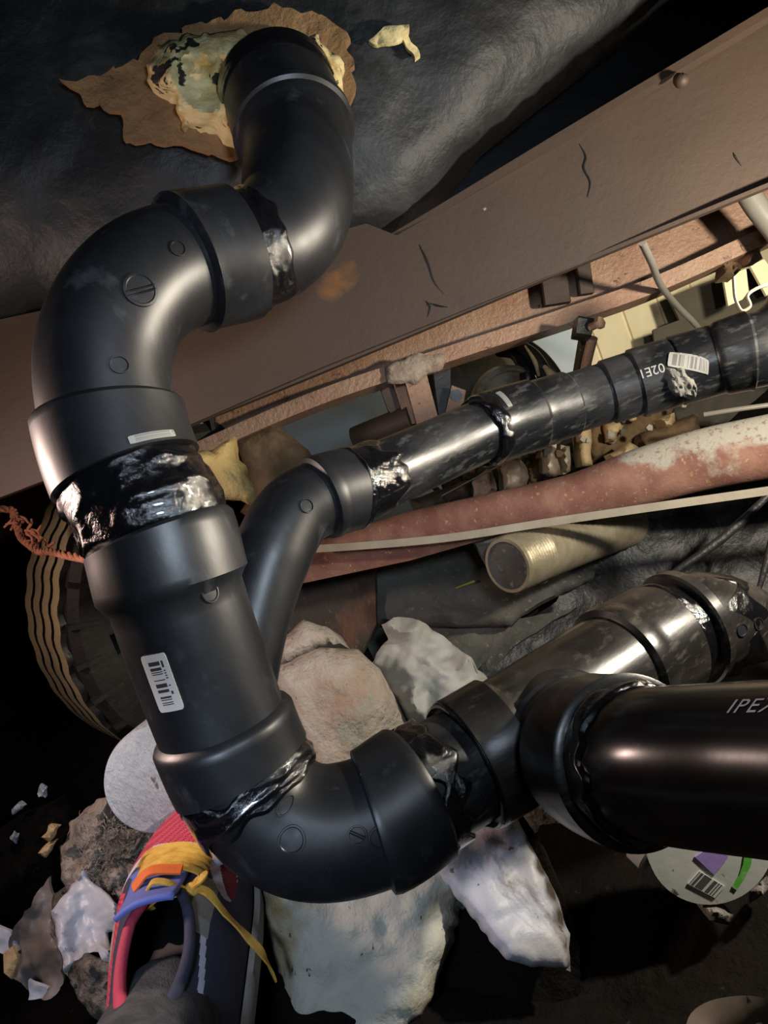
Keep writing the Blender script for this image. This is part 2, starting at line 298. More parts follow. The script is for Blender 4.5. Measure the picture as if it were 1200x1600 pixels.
def cement(path, u0, u1, r, parent, amp=0.003, rag=0.18, label=None, thick=0.0022, seed=0, fr=3.0):
    vs = []; fs = []; n = 22; seg = 96
    for i in range(n + 1):
        f = i / n
        for j in range(seg):
            th = 2 * math.pi * j / seg; c, s_ = math.cos(th), math.sin(th)
            a = u0 + rag * noise.noise((c * fr + seed, s_ * fr, 1.3)); b = u1 + rag * noise.noise((c * fr + seed, s_ * fr, 7.7))
            u = a + (b - a) * f
            q = (c * 2.5 + seed, s_ * 2.5, u * 5); h = thick * min(1, math.sin(math.pi * f) * 3) + amp * max(0, noise.noise(q)) * math.sin(math.pi * f)
            vs.append(path.surf(u, th, r - 0.0006 + h))
    for i in range(n):
        for j in range(seg):
            a = i * seg + j; b = i * seg + (j + 1) % seg; fs.append((a, b, b + seg, a + seg))
    return tag(link('solvent_cement', vs, fs, m_cem, parent, 60), label or 'wet glossy black cement bead')
def patch(name, path, r, px, py, w, h, rot, mat, parent, thick=0.0006, nx=20, ny=12, u0=0, u1=None, rc=0.12):
    """thin sheet wrapped on a pipe, centred at the place seen at a pixel; rot = turn on the surface"""
    uc, tc = path.locate(px, py, r, u0, u1)
    L = (path.at(uc + 0.02)[0] - path.at(uc - 0.02)[0]).length / 0.04
    vs = []; fs = []; uv = []
    for lay in (0, 1):
        for i in range(nx + 1):
            for j in range(ny + 1):
                a = i / nx; b = j / ny
                x = (a - 0.5) * w; y = (b - 0.5) * h
                ex = abs(a - 0.5) * 2; ey = abs(b - 0.5) * 2          # rounded corners
                if ex > 1 - rc and ey > 1 - rc: x *= 1 - 0.03 * (ey - 1 + rc) / rc; y *= 1 - 0.06 * (ex - 1 + rc) / rc
                X = x * math.cos(rot) - y * math.sin(rot); Y = x * math.sin(rot) + y * math.cos(rot)
                vs.append(path.surf(uc + X / L, tc + Y / r, r + (thick if lay else -0.0003))); uv.append((a, b))
    S = (nx + 1) * (ny + 1); id_ = lambda i, j, l=1: l * S + i * (ny + 1) + j
    for i in range(nx):
        for j in range(ny): fs.append((id_(i, j), id_(i + 1, j), id_(i + 1, j + 1), id_(i, j + 1)))
    for i in range(nx): fs += [(id_(i, 0), id_(i, 0, 0), id_(i + 1, 0, 0), id_(i + 1, 0)), (id_(i, ny), id_(i + 1, ny), id_(i + 1, ny, 0), id_(i, ny, 0))]
    for j in range(ny): fs += [(id_(0, j), id_(0, j + 1), id_(0, j + 1, 0), id_(0, j, 0)), (id_(nx, j), id_(nx, j, 0), id_(nx, j + 1, 0), id_(nx, j + 1))]
    return link(name, vs, fs, mat, parent, 50, uvs=uv)
def wraptext(txt, path, r, px, py, size, rot, mat, parent, u0=0, u1=None, flip=1, shear=0.0, name='printed_text', space=1.0):
    c = bpy.data.curves.new('t', 'FONT'); c.body = txt; c.size = size; c.align_x = 'CENTER'; c.align_y = 'CENTER'; c.shear = shear; c.space_character = space
    c.offset = 0.00006
    o = bpy.data.objects.new('t', c); COL.objects.link(o)
    me = bpy.data.meshes.new_from_object(o.evaluated_get(bpy.context.evaluated_depsgraph_get()))
    bpy.data.objects.remove(o)
    uc, tc = path.locate(px, py, r, u0, u1)
    L = (path.at(uc + 0.02)[0] - path.at(uc - 0.02)[0]).length / 0.04
    vs = []
    for v in me.vertices:
        x, y = v.co.x, v.co.y * flip
        X = x * math.cos(rot) - y * math.sin(rot); Y = x * math.sin(rot) + y * math.cos(rot)
        vs.append(path.surf(uc + X / L, tc + Y / r, r + 0.0004))
    return link(name, vs, [tuple(p.vertices) for p in me.polygons], mat, parent)
def mark(path, r, px, py, R, parent, slot=True, u0=0, u1=None, mat=None):      # round moulding mark with a slot
    uc, tc = path.locate(px, py, r, u0, u1); L = (path.at(uc + 0.02)[0] - path.at(uc - 0.02)[0]).length / 0.04
    vs = []; fs = []; n = 32; rr = [(1.0, -0.0004), (0.95, 0.0011), (0.82, 0.0011), (0.76, 0.0003), (0.0, 0.0003)]
    for k, (f, h) in enumerate(rr[:-1]):
        for j in range(n):
            a = 2 * math.pi * j / n; vs.append(path.surf(uc + math.cos(a) * R * f / L, tc + math.sin(a) * R * f / r, r + h))
    vs.append(path.surf(uc, tc, r + 0.0003))
    for k in range(len(rr) - 2):
        for j in range(n): a = k * n + j; b = k * n + (j + 1) % n; fs.append((a, b, b + n, a + n))
    for j in range(n): fs.append(((len(rr) - 2) * n + j, (len(rr) - 2) * n + (j + 1) % n, len(vs) - 1))
    if slot:
        for sg in (-1, 1):
            b0 = len(vs)
            for (x, y, h) in ((-0.85, 0.04 * sg, 0), (0.85, 0.04 * sg, 0), (0.85, 0.12 * sg, 0.0014), (-0.85, 0.12 * sg, 0.0014), (-0.85, 0.2 * sg, 0), (0.85, 0.2 * sg, 0)):
                X = (x * 0.8 - y * 0.6) * R; Y = (x * 0.6 + y * 0.8) * R; vs.append(path.surf(uc + X / L, tc + Y / r, r + 0.0003 + h))
            fs += [(b0, b0 + 1, b0 + 2, b0 + 3), (b0 + 3, b0 + 2, b0 + 5, b0 + 4)]
    return link('moulding_mark', vs, fs, mat or m_abs, parent, 30)
def sheet(name, poly, thick, mat, parent=None, step=16, amp=0.0, nsc=8, inflate=0.0, ridge=0.0, rsc=6, rag=0.0, seed=0.0, struct=False, smooth=60, label=None, cat=None, group=None, dfn=None, infl_px=60, rnd=0, ground=False):
    """a solid sheet, slab or lump: outline of places, filled, crumpled, with real thickness behind it"""
    pts = [Vector((p[0], p[1])) for p in poly]; n = len(pts)
    A = np.array([[1, p[0], p[1]] for p in poly]); dv = np.array([p[2] for p in poly])
    if n > 3 and dfn is None: cf = np.linalg.lstsq(A, dv, rcond=None)[0]; dfn = lambda x, y: cf[0] + cf[1] * x + cf[2] * y
    elif dfn is None: cf = np.linalg.solve(A, dv); dfn = lambda x, y: cf[0] + cf[1] * x + cf[2] * y
    if rnd:                                               # round the outline's corners
        for _ in range(rnd):
            q = []
            for i in range(len(pts)): a, b = pts[i], pts[(i + 1) % len(pts)]; q += [a * 0.75 + b * 0.25, a * 0.25 + b * 0.75]
            pts = q
    bd = []
    for i in range(len(pts)):
        a, b = pts[i], pts[(i + 1) % len(pts)]; L = (b - a).length; k = max(1, int(L / step))
        for j in range(k):
            q = a.lerp(b, j / k)
            if rag: q = q + Vector((noise.noise((q.x * 0.05 + seed, q.y * 0.05, 3)), noise.noise((q.x * 0.05 + seed, q.y * 0.05, 9)))) * rag
            bd.append(q)
    nb = len(bd); ax = np.array([b.x for b in bd]); ay = np.array([b.y for b in bd]); bx = np.roll(ax, -1); by = np.roll(ay, -1)
    def edist(x, y):
        dx = bx - ax; dy = by - ay; t = np.clip(((x - ax) * dx + (y - ay) * dy) / (dx * dx + dy * dy + 1e-9), 0, 1)
        return float(np.sqrt(((ax + t * dx - x) ** 2 + (ay + t * dy - y) ** 2).min()))
    def inside(x, y):
        c = ((ay > y) != (by > y)) & (x < (bx - ax) * (y - ay) / (by - ay + 1e-12) + ax); return bool(c.sum() % 2)
    inner = []
    x0, x1, y0, y1 = ax.min(), ax.max(), ay.min(), ay.max(); row = 0; y = y0 + step * 0.5
    while y < y1:
        x = x0 + step * (0.5 if row % 2 else 1.0)
        while x < x1:
            if inside(x, y) and edist(x, y) > step * 0.45: inner.append(Vector((x, y)))
            x += step
        y += step * 0.87; row += 1
    res = delaunay_2d_cdt(bd + inner, [(i, (i + 1) % nb) for i in range(nb)], [], 1, 1e-4)
    V = res[0]; F = [tuple(f) for f in res[2]]
    F = [f for f in F if inside(sum(V[i].x for i in f) / 3, sum(V[i].y for i in f) / 3)]
    front = []; nrm = (P(x0, y0, 1) - P(x0, y0, 1))
    for v in V:
        d = dfn(v.x, v.y); w = P(v.x, v.y, d); e = edist(v.x, v.y); z = 0
        if amp: z += amp * noise.fractal(w * nsc + Vector((seed, 0, 0)), 0.6, 2.0, 4)
        if ridge: z -= ridge * (1 - abs(noise.noise(w * rsc + Vector((seed, 5, 0)))) * 3.0)
        if inflate: f = min(1, e / infl_px); z -= inflate * math.sqrt(max(0, 1 - (1 - f) ** 2))
        front.append(P(v.x, v.y, d + z))
    # mean normal, pointing away from the camera
    nn = Vector((0, 0, 0))
    for f in F: a, b, c = (front[i] for i in f); nn += (b - a).cross(c - a)
    nn.normalize()
    if nn.dot(Fv) < 0: nn = -nn
    nn = (nn + Fv * 0.6).normalized()
    nV = len(front); vs = front + ([p + nn * thick for p in front] if not ground else [Vector((p.x, p.y, min(p.z - .004, gz(p.x, p.y) - .012))) + Vector((Fv.x, Fv.y, 0)) * thick for p in front]); fs = list(F) + [tuple(i + nV for i in f[::-1]) for f in F]
    cnt = {}
    for f in F:
        for a, b in zip(f, f[1:] + f[:1]): cnt[(a, b)] = cnt.get((a, b), 0) + 1
    for (a, b) in cnt:
        if (b, a) not in cnt: fs.append((b, a, a + nV, b + nV))
    o = link(name, vs, fs, mat, parent, smooth, struct=struct)
    if label: tag(o, label, cat, group)
    return o
def box(name, a, b, w, h, mat, parent=None, up=None, **kw):      # bar from a to b
    a = a if isinstance(a, Vector) else P(*a); b = b if isinstance(b, Vector) else P(*b)
    t = (b - a).normalized(); up = up or Uv; s = t.cross(up).normalized(); u = s.cross(t)
    vs = []; bev = min(w, h) * 0.12
    prof = [(-w/2+bev,-h/2),(w/2-bev,-h/2),(w/2,-h/2+bev),(w/2,h/2-bev),(w/2-bev,h/2),(-w/2+bev,h/2),(-w/2,h/2-bev),(-w/2,-h/2+bev)]
    for p in (a, b):
        for x, y in prof: vs.append(p + s * x + u * y)
    fs = [tuple(range(8))[::-1], tuple(range(8, 16))] + [(i, (i + 1) % 8, (i + 1) % 8 + 8, i + 8) for i in range(8)]
    return link(name, vs, fs, mat, parent, 40)

# ================================================================== SETTING
def gz(x, y):
    t = max(0, min(1, (y - .85) / .45)); z = .25 * t * t * (3 - 2 * t)
    z += -.05 + .13 * math.exp(-(((x + .30) / .16) ** 2 + ((y - .62) / .30) ** 2))
    return z + 0.03 * noise.fractal(Vector((x * 3, y * 3, 0)), 0.7, 2, 5)
def ground():
    vs = []; fs = []; n = 190
    for i in range(n + 1):
        for j in range(n + 1):
            x = -2.6 + 6.4 * i / n; y = -0.9 + 3.9 * j / n
            z = gz(x, y) + 0.01 * noise.noise((x * 30, y * 30, 2))
            vs.append(Vector((x, y, z - 0.01)))
    for i in range(n):
        for j in range(n): a = i * (n + 1) + j; fs.append((a, a + n + 1, a + n + 2, a + 1))
    return link('floor', vs, fs, m_dirt, None, 80, struct=True)
ground()
def skirting():                                               # vertical boarded skirting wall
    vs = []; fs = []; x = -2.6; y0 = 2.35
    prof = []
    while x < 3.8:
        prof += [(x, 0), (x + 0.098, 0), (x + 0.101, 0.008), (x + 0.107, 0.008)]; x += 0.11
    for (x, dy) in prof: vs += [Vector((x, y0 + dy, 0.1)), Vector((x, y0 + dy, 1.2)), Vector((x, y0 + 0.03, 1.2)), Vector((x, y0 + 0.03, 0.1))]
    for i in range(len(prof) - 1):
        a = i * 4; b = a + 4
        for k in range(4): fs.append((a + k, b + k, b + (k + 1) % 4, a + (k + 1) % 4))
    link('wall_back', vs, fs, m_cream, None, 20, struct=True)
skirting()
def plane_box(name, lo, hi, mat):
    vs = [Vector((x, y, z)) for x in (lo[0], hi[0]) for y in (lo[1], hi[1]) for z in (lo[2], hi[2])]
    link(name, vs, [(0, 1, 3, 2), (4, 6, 7, 5), (0, 4, 5, 1), (2, 3, 7, 6), (0, 2, 6, 4), (1, 5, 7, 3)], mat, None, 30, struct=True)
plane_box('wall_left', (-2.62, -0.9, -0.05), (-2.58, 2.4, 1.2), m_blackboard)
plane_box('ceiling', (-2.6, 0.95, 1.12), (3.8, 2.4, 1.16), m_blackboard)
# sagging belly wrap over the camera
bl = [(-700, 640), (-300, 565), (0, 502), (70, 484), (280, 478), (515, 408), (600, 385), (655, 345), (700, 305), (750, 240), (850, 160), (980, 60), (1120, -60), (1300, -300), (1100, -700), (-700, -700)]
def belly_d(x, y): return 0.90 - 0.02 * (x / 1200)
belly = sheet('underbelly_wrap', [(x, y, 0.9) for x, y in bl], 0.01, m_belly, step=24, amp=0.010, nsc=5, inflate=0.13, infl_px=330, dfn=belly_d, ridge=0.004, rsc=4, struct=True)
belly.name = 'ceiling'
sheet('ceiling', [(420, 520, 1.0), (1700, -120, 0.92), (1700, -900, 0.90), (420, -700, 0.98)], 0.02, m_blackboard, step=60, amp=0.006, nsc=5, struct=True)

# ================================================================== HOLE IN THE BELLY
sheet('torn_fibreboard', [(100, 130, .74), (150, 118, .74), (215, 92, .74), (240, 60, .74), (330, 28, .74), (420, 10, .74), (500, 22, .74), (540, 45, .74), (552, 90, .74), (545, 160, .74), (480, 200, .74), (360, 245, .74), (300, 232, .74), (240, 222, .74), (190, 218, .74), (186, 170, .74), (140, 162, .74)], 0.008, m_fibre,
      step=9, amp=0.003, nsc=30, rag=14, dfn=lambda x, y: 0.742 + 0.00002 * abs(x - 400), label='torn tan fibreboard showing around the hole in the black ceiling wrap', cat='board')
sheet('insulation_foam', [(230, 105, .73), (262, 62, .73), (305, 55, .73), (380, 42, .73), (450, 48, .73), (500, 62, .73), (528, 95, .73), (535, 150, .73), (480, 190, .73), (380, 235, .73), (335, 215, .73), (290, 195, .73), (265, 150, .73), (232, 130, .73)], 0.03, m_foam,
      step=7, amp=0.014, nsc=22, rag=16, inflate=0.022, infl_px=30, dfn=lambda x, y: 0.736, ridge=0.014, rsc=26, label='pale yellow spray foam bulging out of the ceiling hole around the pipe', cat='foam')
sheet('foam_scrap', [(575, 65, .76), (600, 42, .76), (640, 38, .76), (636, 55, .76), (658, 85, .76), (650, 92, .76), (628, 62, .76), (590, 72, .76)], 0.006, m_foam, step=6, amp=0.006, nsc=40, dfn=lambda x, y: 0.757, rag=5,
      label='small ragged foam scrap stuck to the black ceiling right of the hole', cat='scrap')

# ================================================================== STEEL BEAMS
b1 = thing('steel_beam', 'wide brown painted steel beam running diagonally across under the black ceiling', 'beam', P(600, 560, .84))
sheet('web', [(-500, 620, .90), (-100, 520, .90), (280, 440, .87), (520, 345, .84), (575, 350, .84), (620, 368, .835), (1200, 30, .76), (1600, -205, .72), (1600, 130, .72), (1200, 290, .76), (860, 430, .81), (500, 575, .85), (300, 662, .87), (-100, 815, .9), (-500, 960, .93)], 0.006, m_beam, b1, step=26, amp=0.0015, nsc=6)
pt = Path([(600, 383, .842), (640, 360, .835), (900, 203, .79), (1060, 108, .765), (1200, 24, .745), (1600, -215, .70)])
def flat_bar(name, path, w, h, mat, parent, upv=None, n=60):    # flat strip following a path
    vs = []; fs = []; L = path.n - 1
    for i in range(n + 1):
        p, t, _, _ = path.at(L * i / n); s = t.cross(upv or Fv).normalized(); d = s.cross(t).normalized()
        for a, b in ((-1, -1), (1, -1), (1, 1), (-1, 1)): vs.append(p + s * a * h / 2 + d * b * w / 2)
    for i in range(n):
        for k in range(4): a = i * 4 + k; b = i * 4 + (k + 1) % 4; fs.append((a, b, b + 4, a + 4))
    fs += [(0, 1, 2, 3), (n * 4 + 3, n * 4 + 2, n * 4 + 1, n * 4)]
    return link(name, vs, fs, mat, parent, 35)
flat_bar('top_flange', pt, 0.02, 0.008, m_beam, b1)
flat_bar('bottom_flange', Path([(-500, 960, .93), (300, 662, .875), (860, 431, .815), (1200, 291, .765), (1600, 132, .725)]), 0.012, 0.004, m_beam, b1)
_wp = [(-500, 620, .90), (-100, 520, .90), (280, 440, .87), (520, 345, .84), (575, 350, .84), (620, 368, .835), (1200, 30, .76), (1600, -205, .72), (1600, 130, .72), (1200, 290, .76), (860, 430, .81), (500, 575, .85), (300, 662, .87), (-100, 815, .9), (-500, 960, .93)]
_cf = np.linalg.lstsq(np.array([[1, a, b] for a, b, _ in _wp]), np.array([c for _, _, c in _wp]), rcond=None)[0]
def web_d(x, y): return float(_cf[0] + _cf[1] * x + _cf[2] * y)
def crack(px, py, pts, parent, mat=None):
    mat = mat or m_dark
    pth = Path([(px + x, py + y, d) for x, y, d in pts]); n = pth.n - 1
    return sweep('paint_crack', pth, [(0, 0.0004), (n * 0.3, 0.0013), (n * 0.7, 0.001), (n, 0.0003)], mat, parent, seg=6)
for pts in ([(905, 225), (915, 245), (912, 262), (922, 285), (918, 308)], [(655, 382), (668, 410), (678, 440), (695, 462)], [(665, 470), (672, 480), (668, 495)], [(1145, 238), (1150, 248), (1160, 262)], [(672, 474), (685, 478), (700, 480)]):
    crack(0, 0, [(x, y, web_d(x, y) - .0002) for x, y in pts], b1)
tag(sweep('weld_lump', Path([(1056, 118, .752), (1064, 126, .75), (1072, 120, .752)]), [(0, .003), (.5, .006), (1, .007), (1.5, .006), (2, .003)], m_beam, b1, seg=16), 'round paint covered lump on the top edge')

b2 = thing('steel_beam', 'rusty light brown steel beam further back under the wide brown beam', 'beam', P(600, 560, 1.15))
sheet('web', [(-200, 830, 1.22), (250, 640, 1.17), (500, 530, 1.14), (870, 400, 1.1), (1200, 250, 1.05), (1215, 355, 1.05), (1000, 452, 1.08), (870, 496, 1.1), (500, 618, 1.14), (250, 720, 1.17), (-200, 900, 1.22)], 0.008, m_beam2, b2, step=22, amp=0.0015, nsc=8)
flat_bar('bottom_flange', Path([(-200, 915, 1.20), (250, 733, 1.15), (500, 626, 1.12), (700, 559, 1.1), (890, 497, 1.08), (1010, 455, 1.07), (1210, 366, 1.03)]), 0.06, 0.021, m_beam2, b2, upv=Fv)
for (x, y, w) in ((853, 445, 6), (872, 442, 6), (908, 428, 8)):
    box('stiffener', P(x, y - 28, 1.075), P(x + 8, y + 32, 1.075), 0.012, 0.02, m_beam, b2)
# hanging dust web on the flange
sheet('dust_clump', [(600, 575, 1.07), (640, 555, 1.07), (700, 552, 1.07), (690, 575, 1.07), (655, 598, 1.07), (610, 600, 1.07)], 0.006, pm('grey_dust', (0.42, 0.33, 0.26), (0.28, 0.2, 0.15), 40, rough=1.0, bump=1.0, bsc=120), step=7, amp=0.006, nsc=40, rag=8, inflate=0.008, infl_px=15,
      label='patch of grey dust and cobweb clinging to the rusty beam', cat='dust')

# ================================================================== DRAIN PIPE (one glued assembly)
PR, HR, BR = 0.0445, 0.0535, 0.0470
S = Path([(430, 134, .729), (437, 152, .72), (449, 184, .705), (462, 216, .69), (466, 285, .66), (458, 338, .648), (424, 377, .635),
          (372, 396, .62), (292, 413, .60), (230, 440, .58), (186, 490, .565), (163, 560, .555), (171, 650, .55), (199, 740, .545),
          (249, 833, .54), (273, 920, .54), (345, 1124, .555), (380, 1205, .56), (424, 1268, .56), (490, 1298, .56), (583, 1283, .565),
          (655, 1237, .575), (728, 1195, .595), (800, 1152, .605), (870, 1105, .625), (962, 1045, .66), (1035, 1000, .69), (1092, 975, .71), (1150, 988, .735), (1195, 1030, .76), (1235, 1090, .80)])
drain = thing('drain_pipe', 'glued run of thick black plastic drain pipes, elbows and fittings in the foreground', 'pipe', P(345, 1130, .555))
e1 = sweep('elbow', S, [(0.02, HR), (1, HR), (2.6, HR), (2.68, HR + .002), (2.86, HR + .002), (2.92, HR - .001), (3.0, HR - .001), (3.25, BR + .001), (6.4, BR), (6.45, BR - .002)], m_abs, drain)
tag(e1, 'upper elbow fitting leaving the ceiling hole')
sweep('pipe_section', Path([(430, 140, .735), (428, 134, .80), (426, 130, .90)]), [(0, .035), (2, .035)], m_pipe, drain)
e2 = sweep('elbow', S, [(7.0, HR), (7.95, HR), (8.0, HR + .001), (8.06, HR - .001), (8.12, BR + .0005), (11.85, BR + .0005), (11.9, HR - .002), (11.97, HR), (13.0, HR), (13.0, PR)], m_abs, drain)
tag(e2, 'large long sweep elbow with clean dark grey sheen')
sweep('pipe_section', S, [(6.3, PR), (7.1, PR)], m_pipe, drain)
sweep('pipe_section', S, [(12.9, PR + .0015), (14.1, PR + .0015)], m_pipe, drain)
wye = sweep('wye_fitting', S, [(14.0, HR - .002), (14.05, HR), (14.92, HR), (15.0, HR - .003), (15.06, BR), (16.0, BR - .0005), (16.05, HR - .003), (16.12, HR - .001), (16.95, HR - .001), (17.0, PR)], m_abs, drain)
e3 = sweep('elbow', S, [(16.95, BR), (19.95, BR), (19.98, HR - .002), (20.05, HR - .001), (20.95, HR - .001), (21.0, HR - .003), (21.0, PR)], m_abs, drain)
tag(e3, 'bottom elbow turning the drain to the right')
sweep('pipe_section', S, [(20.9, PR), (22.2, PR)], m_absd, drain)
tee = sweep('tee_fitting', S, [(22.0, HR - .002), (22.05, HR - .001), (22.9, HR - .001), (23.0, BR + .001), (25.0, BR + .001), (25.03, HR), (25.18, HR + .001), (25.25, HR - .001), (25.95, HR - .001), (26, PR)], m_abst, drain)
sweep('pipe_section', S, [(25.9, PR), (26.6, PR)], m_pipe, drain)
e4 = sweep('elbow', S, [(26.42, HR - .001), (26.46, HR + .001), (26.62, HR + .001), (26.7, BR + .001), (30, BR + .001)], m_abst, drain)
tag(e4, 'mud stained far elbow with patches of cement')
B = Path([(860, 1135, .62), (910, 1165, .56), (960, 1184, .50), (1030, 1193, .452), (1200, 1200, .398), (1400, 1208, .345)])
ts = sweep('side_outlet', B, [(0.2, BR + .0045), (0.80, BR + .0045), (0.86, BR + .002), (1.38, BR + .001), (1.44, HR), (2.5, HR), (2.53, HR - .003), (2.53, PR)], m_absd, tee)
ip = sweep('pipe_section', B, [(2.45, PR), (5, PR)], m_pipe, drain)
tag(ip, 'large shiny black pipe with white lettering')
wraptext('IPEX', B, PR, 1174, 1104, 0.0128, 0.0, m_ink, ip, 3, 5, flip=-1, shear=0.25, space=1.15)
# wye branch
Wb = Path([(372, 1100, .575), (393, 975, .59), (424, 868, .605), (460, 802, .62), (508, 775, .635), (552, 763, .65)])
wb = sweep('side_outlet', Wb, [(0, .026), (1, .0285), (2, .0315), (3, .0315), (3.75, .0315), (3.8, .0352), (3.95, .036), (4.05, .0352), (4.95, .0352), (5, .034)], m_abs, wye)
Br = Path([(525, 771, .645), (600, 741, .675), (680, 706, .71), (768, 668, .745), (840, 646, .76), (920, 622, .77), (1000, 597, .765), (1090, 570, .755), (1160, 551, .74), (1200, 542, .735), (1240, 512, .74), (1270, 450, .76)])
bp = sweep('pipe_section', Br, [(0, .030), (3.3, .030)], m_absd, drain)
tag(bp, 'narrow branch pipe smeared with dust')
c1_ = sweep('coupling', Br, [(2.85, .034), (2.9, .0355), (3.9, .0355), (3.95, .0335), (4.0, .033), (4.6, .033), (4.65, .031)], m_absd, drain)
c2_ = sweep('pipe_section', Br, [(4.5, .0303), (6.0, .0303)], m_absd, drain)
c3_ = sweep('coupling', Br, [(5.35, .031), (5.38, .0325), (5.9, .0325), (5.92, .0345), (6.55, .0345), (6.6, .033), (6.62, .035), (7.4, .0345), (7.45, .033)], m_absd, drain)
c4_ = sweep('elbow', Br, [(7.3, .031), (7.5, .0365), (8.0, .0375), (8.05, .038), (8.2, .0385), (8.3, .036), (11, .036)], m_absd, drain)
# cement beads
cement(S, 0.1, 1.3, HR, drain, label='wet black cement ring at the ceiling hole', seed=1, rag=.12, amp=.002)
cement(S, 6.25, 7.25, PR + .002, drain, label='wide smear of wet cement on the pipe between two elbows', seed=2, rag=.25, amp=.004)
cement(S, 12.95, 14.1, PR + .0022, drain, label='thick lumpy band of wet cement above the wye', seed=3, rag=.12, amp=.009, thick=.004)
cement(S, 16.9, 17.7, HR - .003, drain, label='lumps of wet cement at the base of the wye', seed=4, rag=.3, amp=.005, thick=.0012)
cement(S, 20.95, 21.35, PR + .003, drain, seed=5, rag=.25, amp=.003)
cement(S, 21.9, 22.15, HR - .004, drain, seed=6, rag=.06, amp=.003)
cement(S, 25.85, 26.1, PR + .006, drain, seed=7, rag=.15, amp=.004)
cement(S, 26.1, 26.45, PR + .001, drain, seed=8, rag=.15, amp=.002)
cement(S, 27.0, 27.6, BR + .0005, drain, seed=18, rag=.5, amp=.003, thick=.0012)
cement(B, 2.45, 2.85, PR + .001, drain, seed=9, rag=.16, amp=.005, thick=.003)
cement(Br, 0.25, 0.95, .031, drain, seed=10, rag=.3, amp=.002)
cement(Br, 2.75, 3.05, .0335, drain, seed=11, rag=.12, amp=.003)
cement(Wb, 4.85, 5.0, .034, drain, seed=12, rag=.1, amp=.002)
# labels and marks on the fittings
tag(patch('barcode_sticker', S, BR, 253, 1068, 0.040, 0.019, 0.0, m_bar, wye, u0=15, u1=16), 'white barcode sticker')
patch('barcode_sticker', S, HR, 240, 680, 0.006, 0.034, 0.0, m_barg, e2, u0=12, u1=13)
patch('barcode_sticker', Br, .0355, 788, 622, 0.006, 0.022, 0.0, m_barg, c1_, u0=3, u1=4)
tag(patch('barcode_sticker', Br, .035, 1080, 566, 0.044, 0.015, 0.45, m_barg, c3_, u0=6.6, u1=7.5, rc=.3), 'dusty grey barcode sticker')
wraptext('02E1', Br, .0345, 1018, 579, 0.0125, math.pi, m_inkd, c3_, 5.8, 6.7, flip=-1, name='moulded_text')
for (x, y, R, sl, u0, u1) in ((220, 452, .0125, True, 9, 11), (278, 388, .006, False, 8, 9.6), (187, 570, .007, False, 10, 12), (132, 1, 0, 0, 0, 0)):
    if R: mark(S, BR + .0005, x, y, R, e2, sl, u0, u1)
for (x, y, R, sl) in ((558, 1305, .0065, True), (596, 1308, .008, False), (455, 1312, .010, False), (447, 1258, .009, False)): mark(S, BR, x, y, R, e3, sl, 18, 20)
mark(S, BR, 328, 925, .0065, wye, False, 15, 16)
mark(Wb, .0315, 480, 790, .006, wb, False, 2, 4)
for (x, y, R) in ((1150, 985, .006), (1185, 975, .006)): mark(S, BR + .001, x, y, R, e4, False, 27, 30)
# mounting lug on the wye, seam ribs
q = P(186, 1003, .56); box('lug', q + Rv * -.002 + Uv * .007, q + Rv * .004 - Uv * .007, .007, .010, m_abs, wye, up=Rv)
for pth, u0, u1, r, th_px, par in ((Wb, 3.8, 4.9, .0355, (520, 745), wb),):
    pass
def putty():
    u, th = Br.locate(1070, 600, .035, 6.5, 7.6); vs = []; fs = []; n = 24; m = 14
    for i in range(n + 1):
        for j in range(m + 1):
            x = (i / n - .5) * 2; y = (j / m - .5) * 2; e = max(0, 1 - (x * x + y * y) * (1 + .6 * noise.noise((x * 2, y * 2, 0))))
            vs.append(Br.surf(u - .05 + x * .26, th + y * .5 + x * .3, .0335 + (.006 + .004 * noise.noise((x * 5, y * 5, 1))) * min(1, e * 2.2)))
    for i in range(n):
        for j in range(m): a = i * (m + 1) + j; fs.append((a, a + m + 1, a + m + 2, a + 1))
    tag(link('putty_patch', vs, fs, m_dust, drain, 70), 'crumbly dried grey lump')
putty()

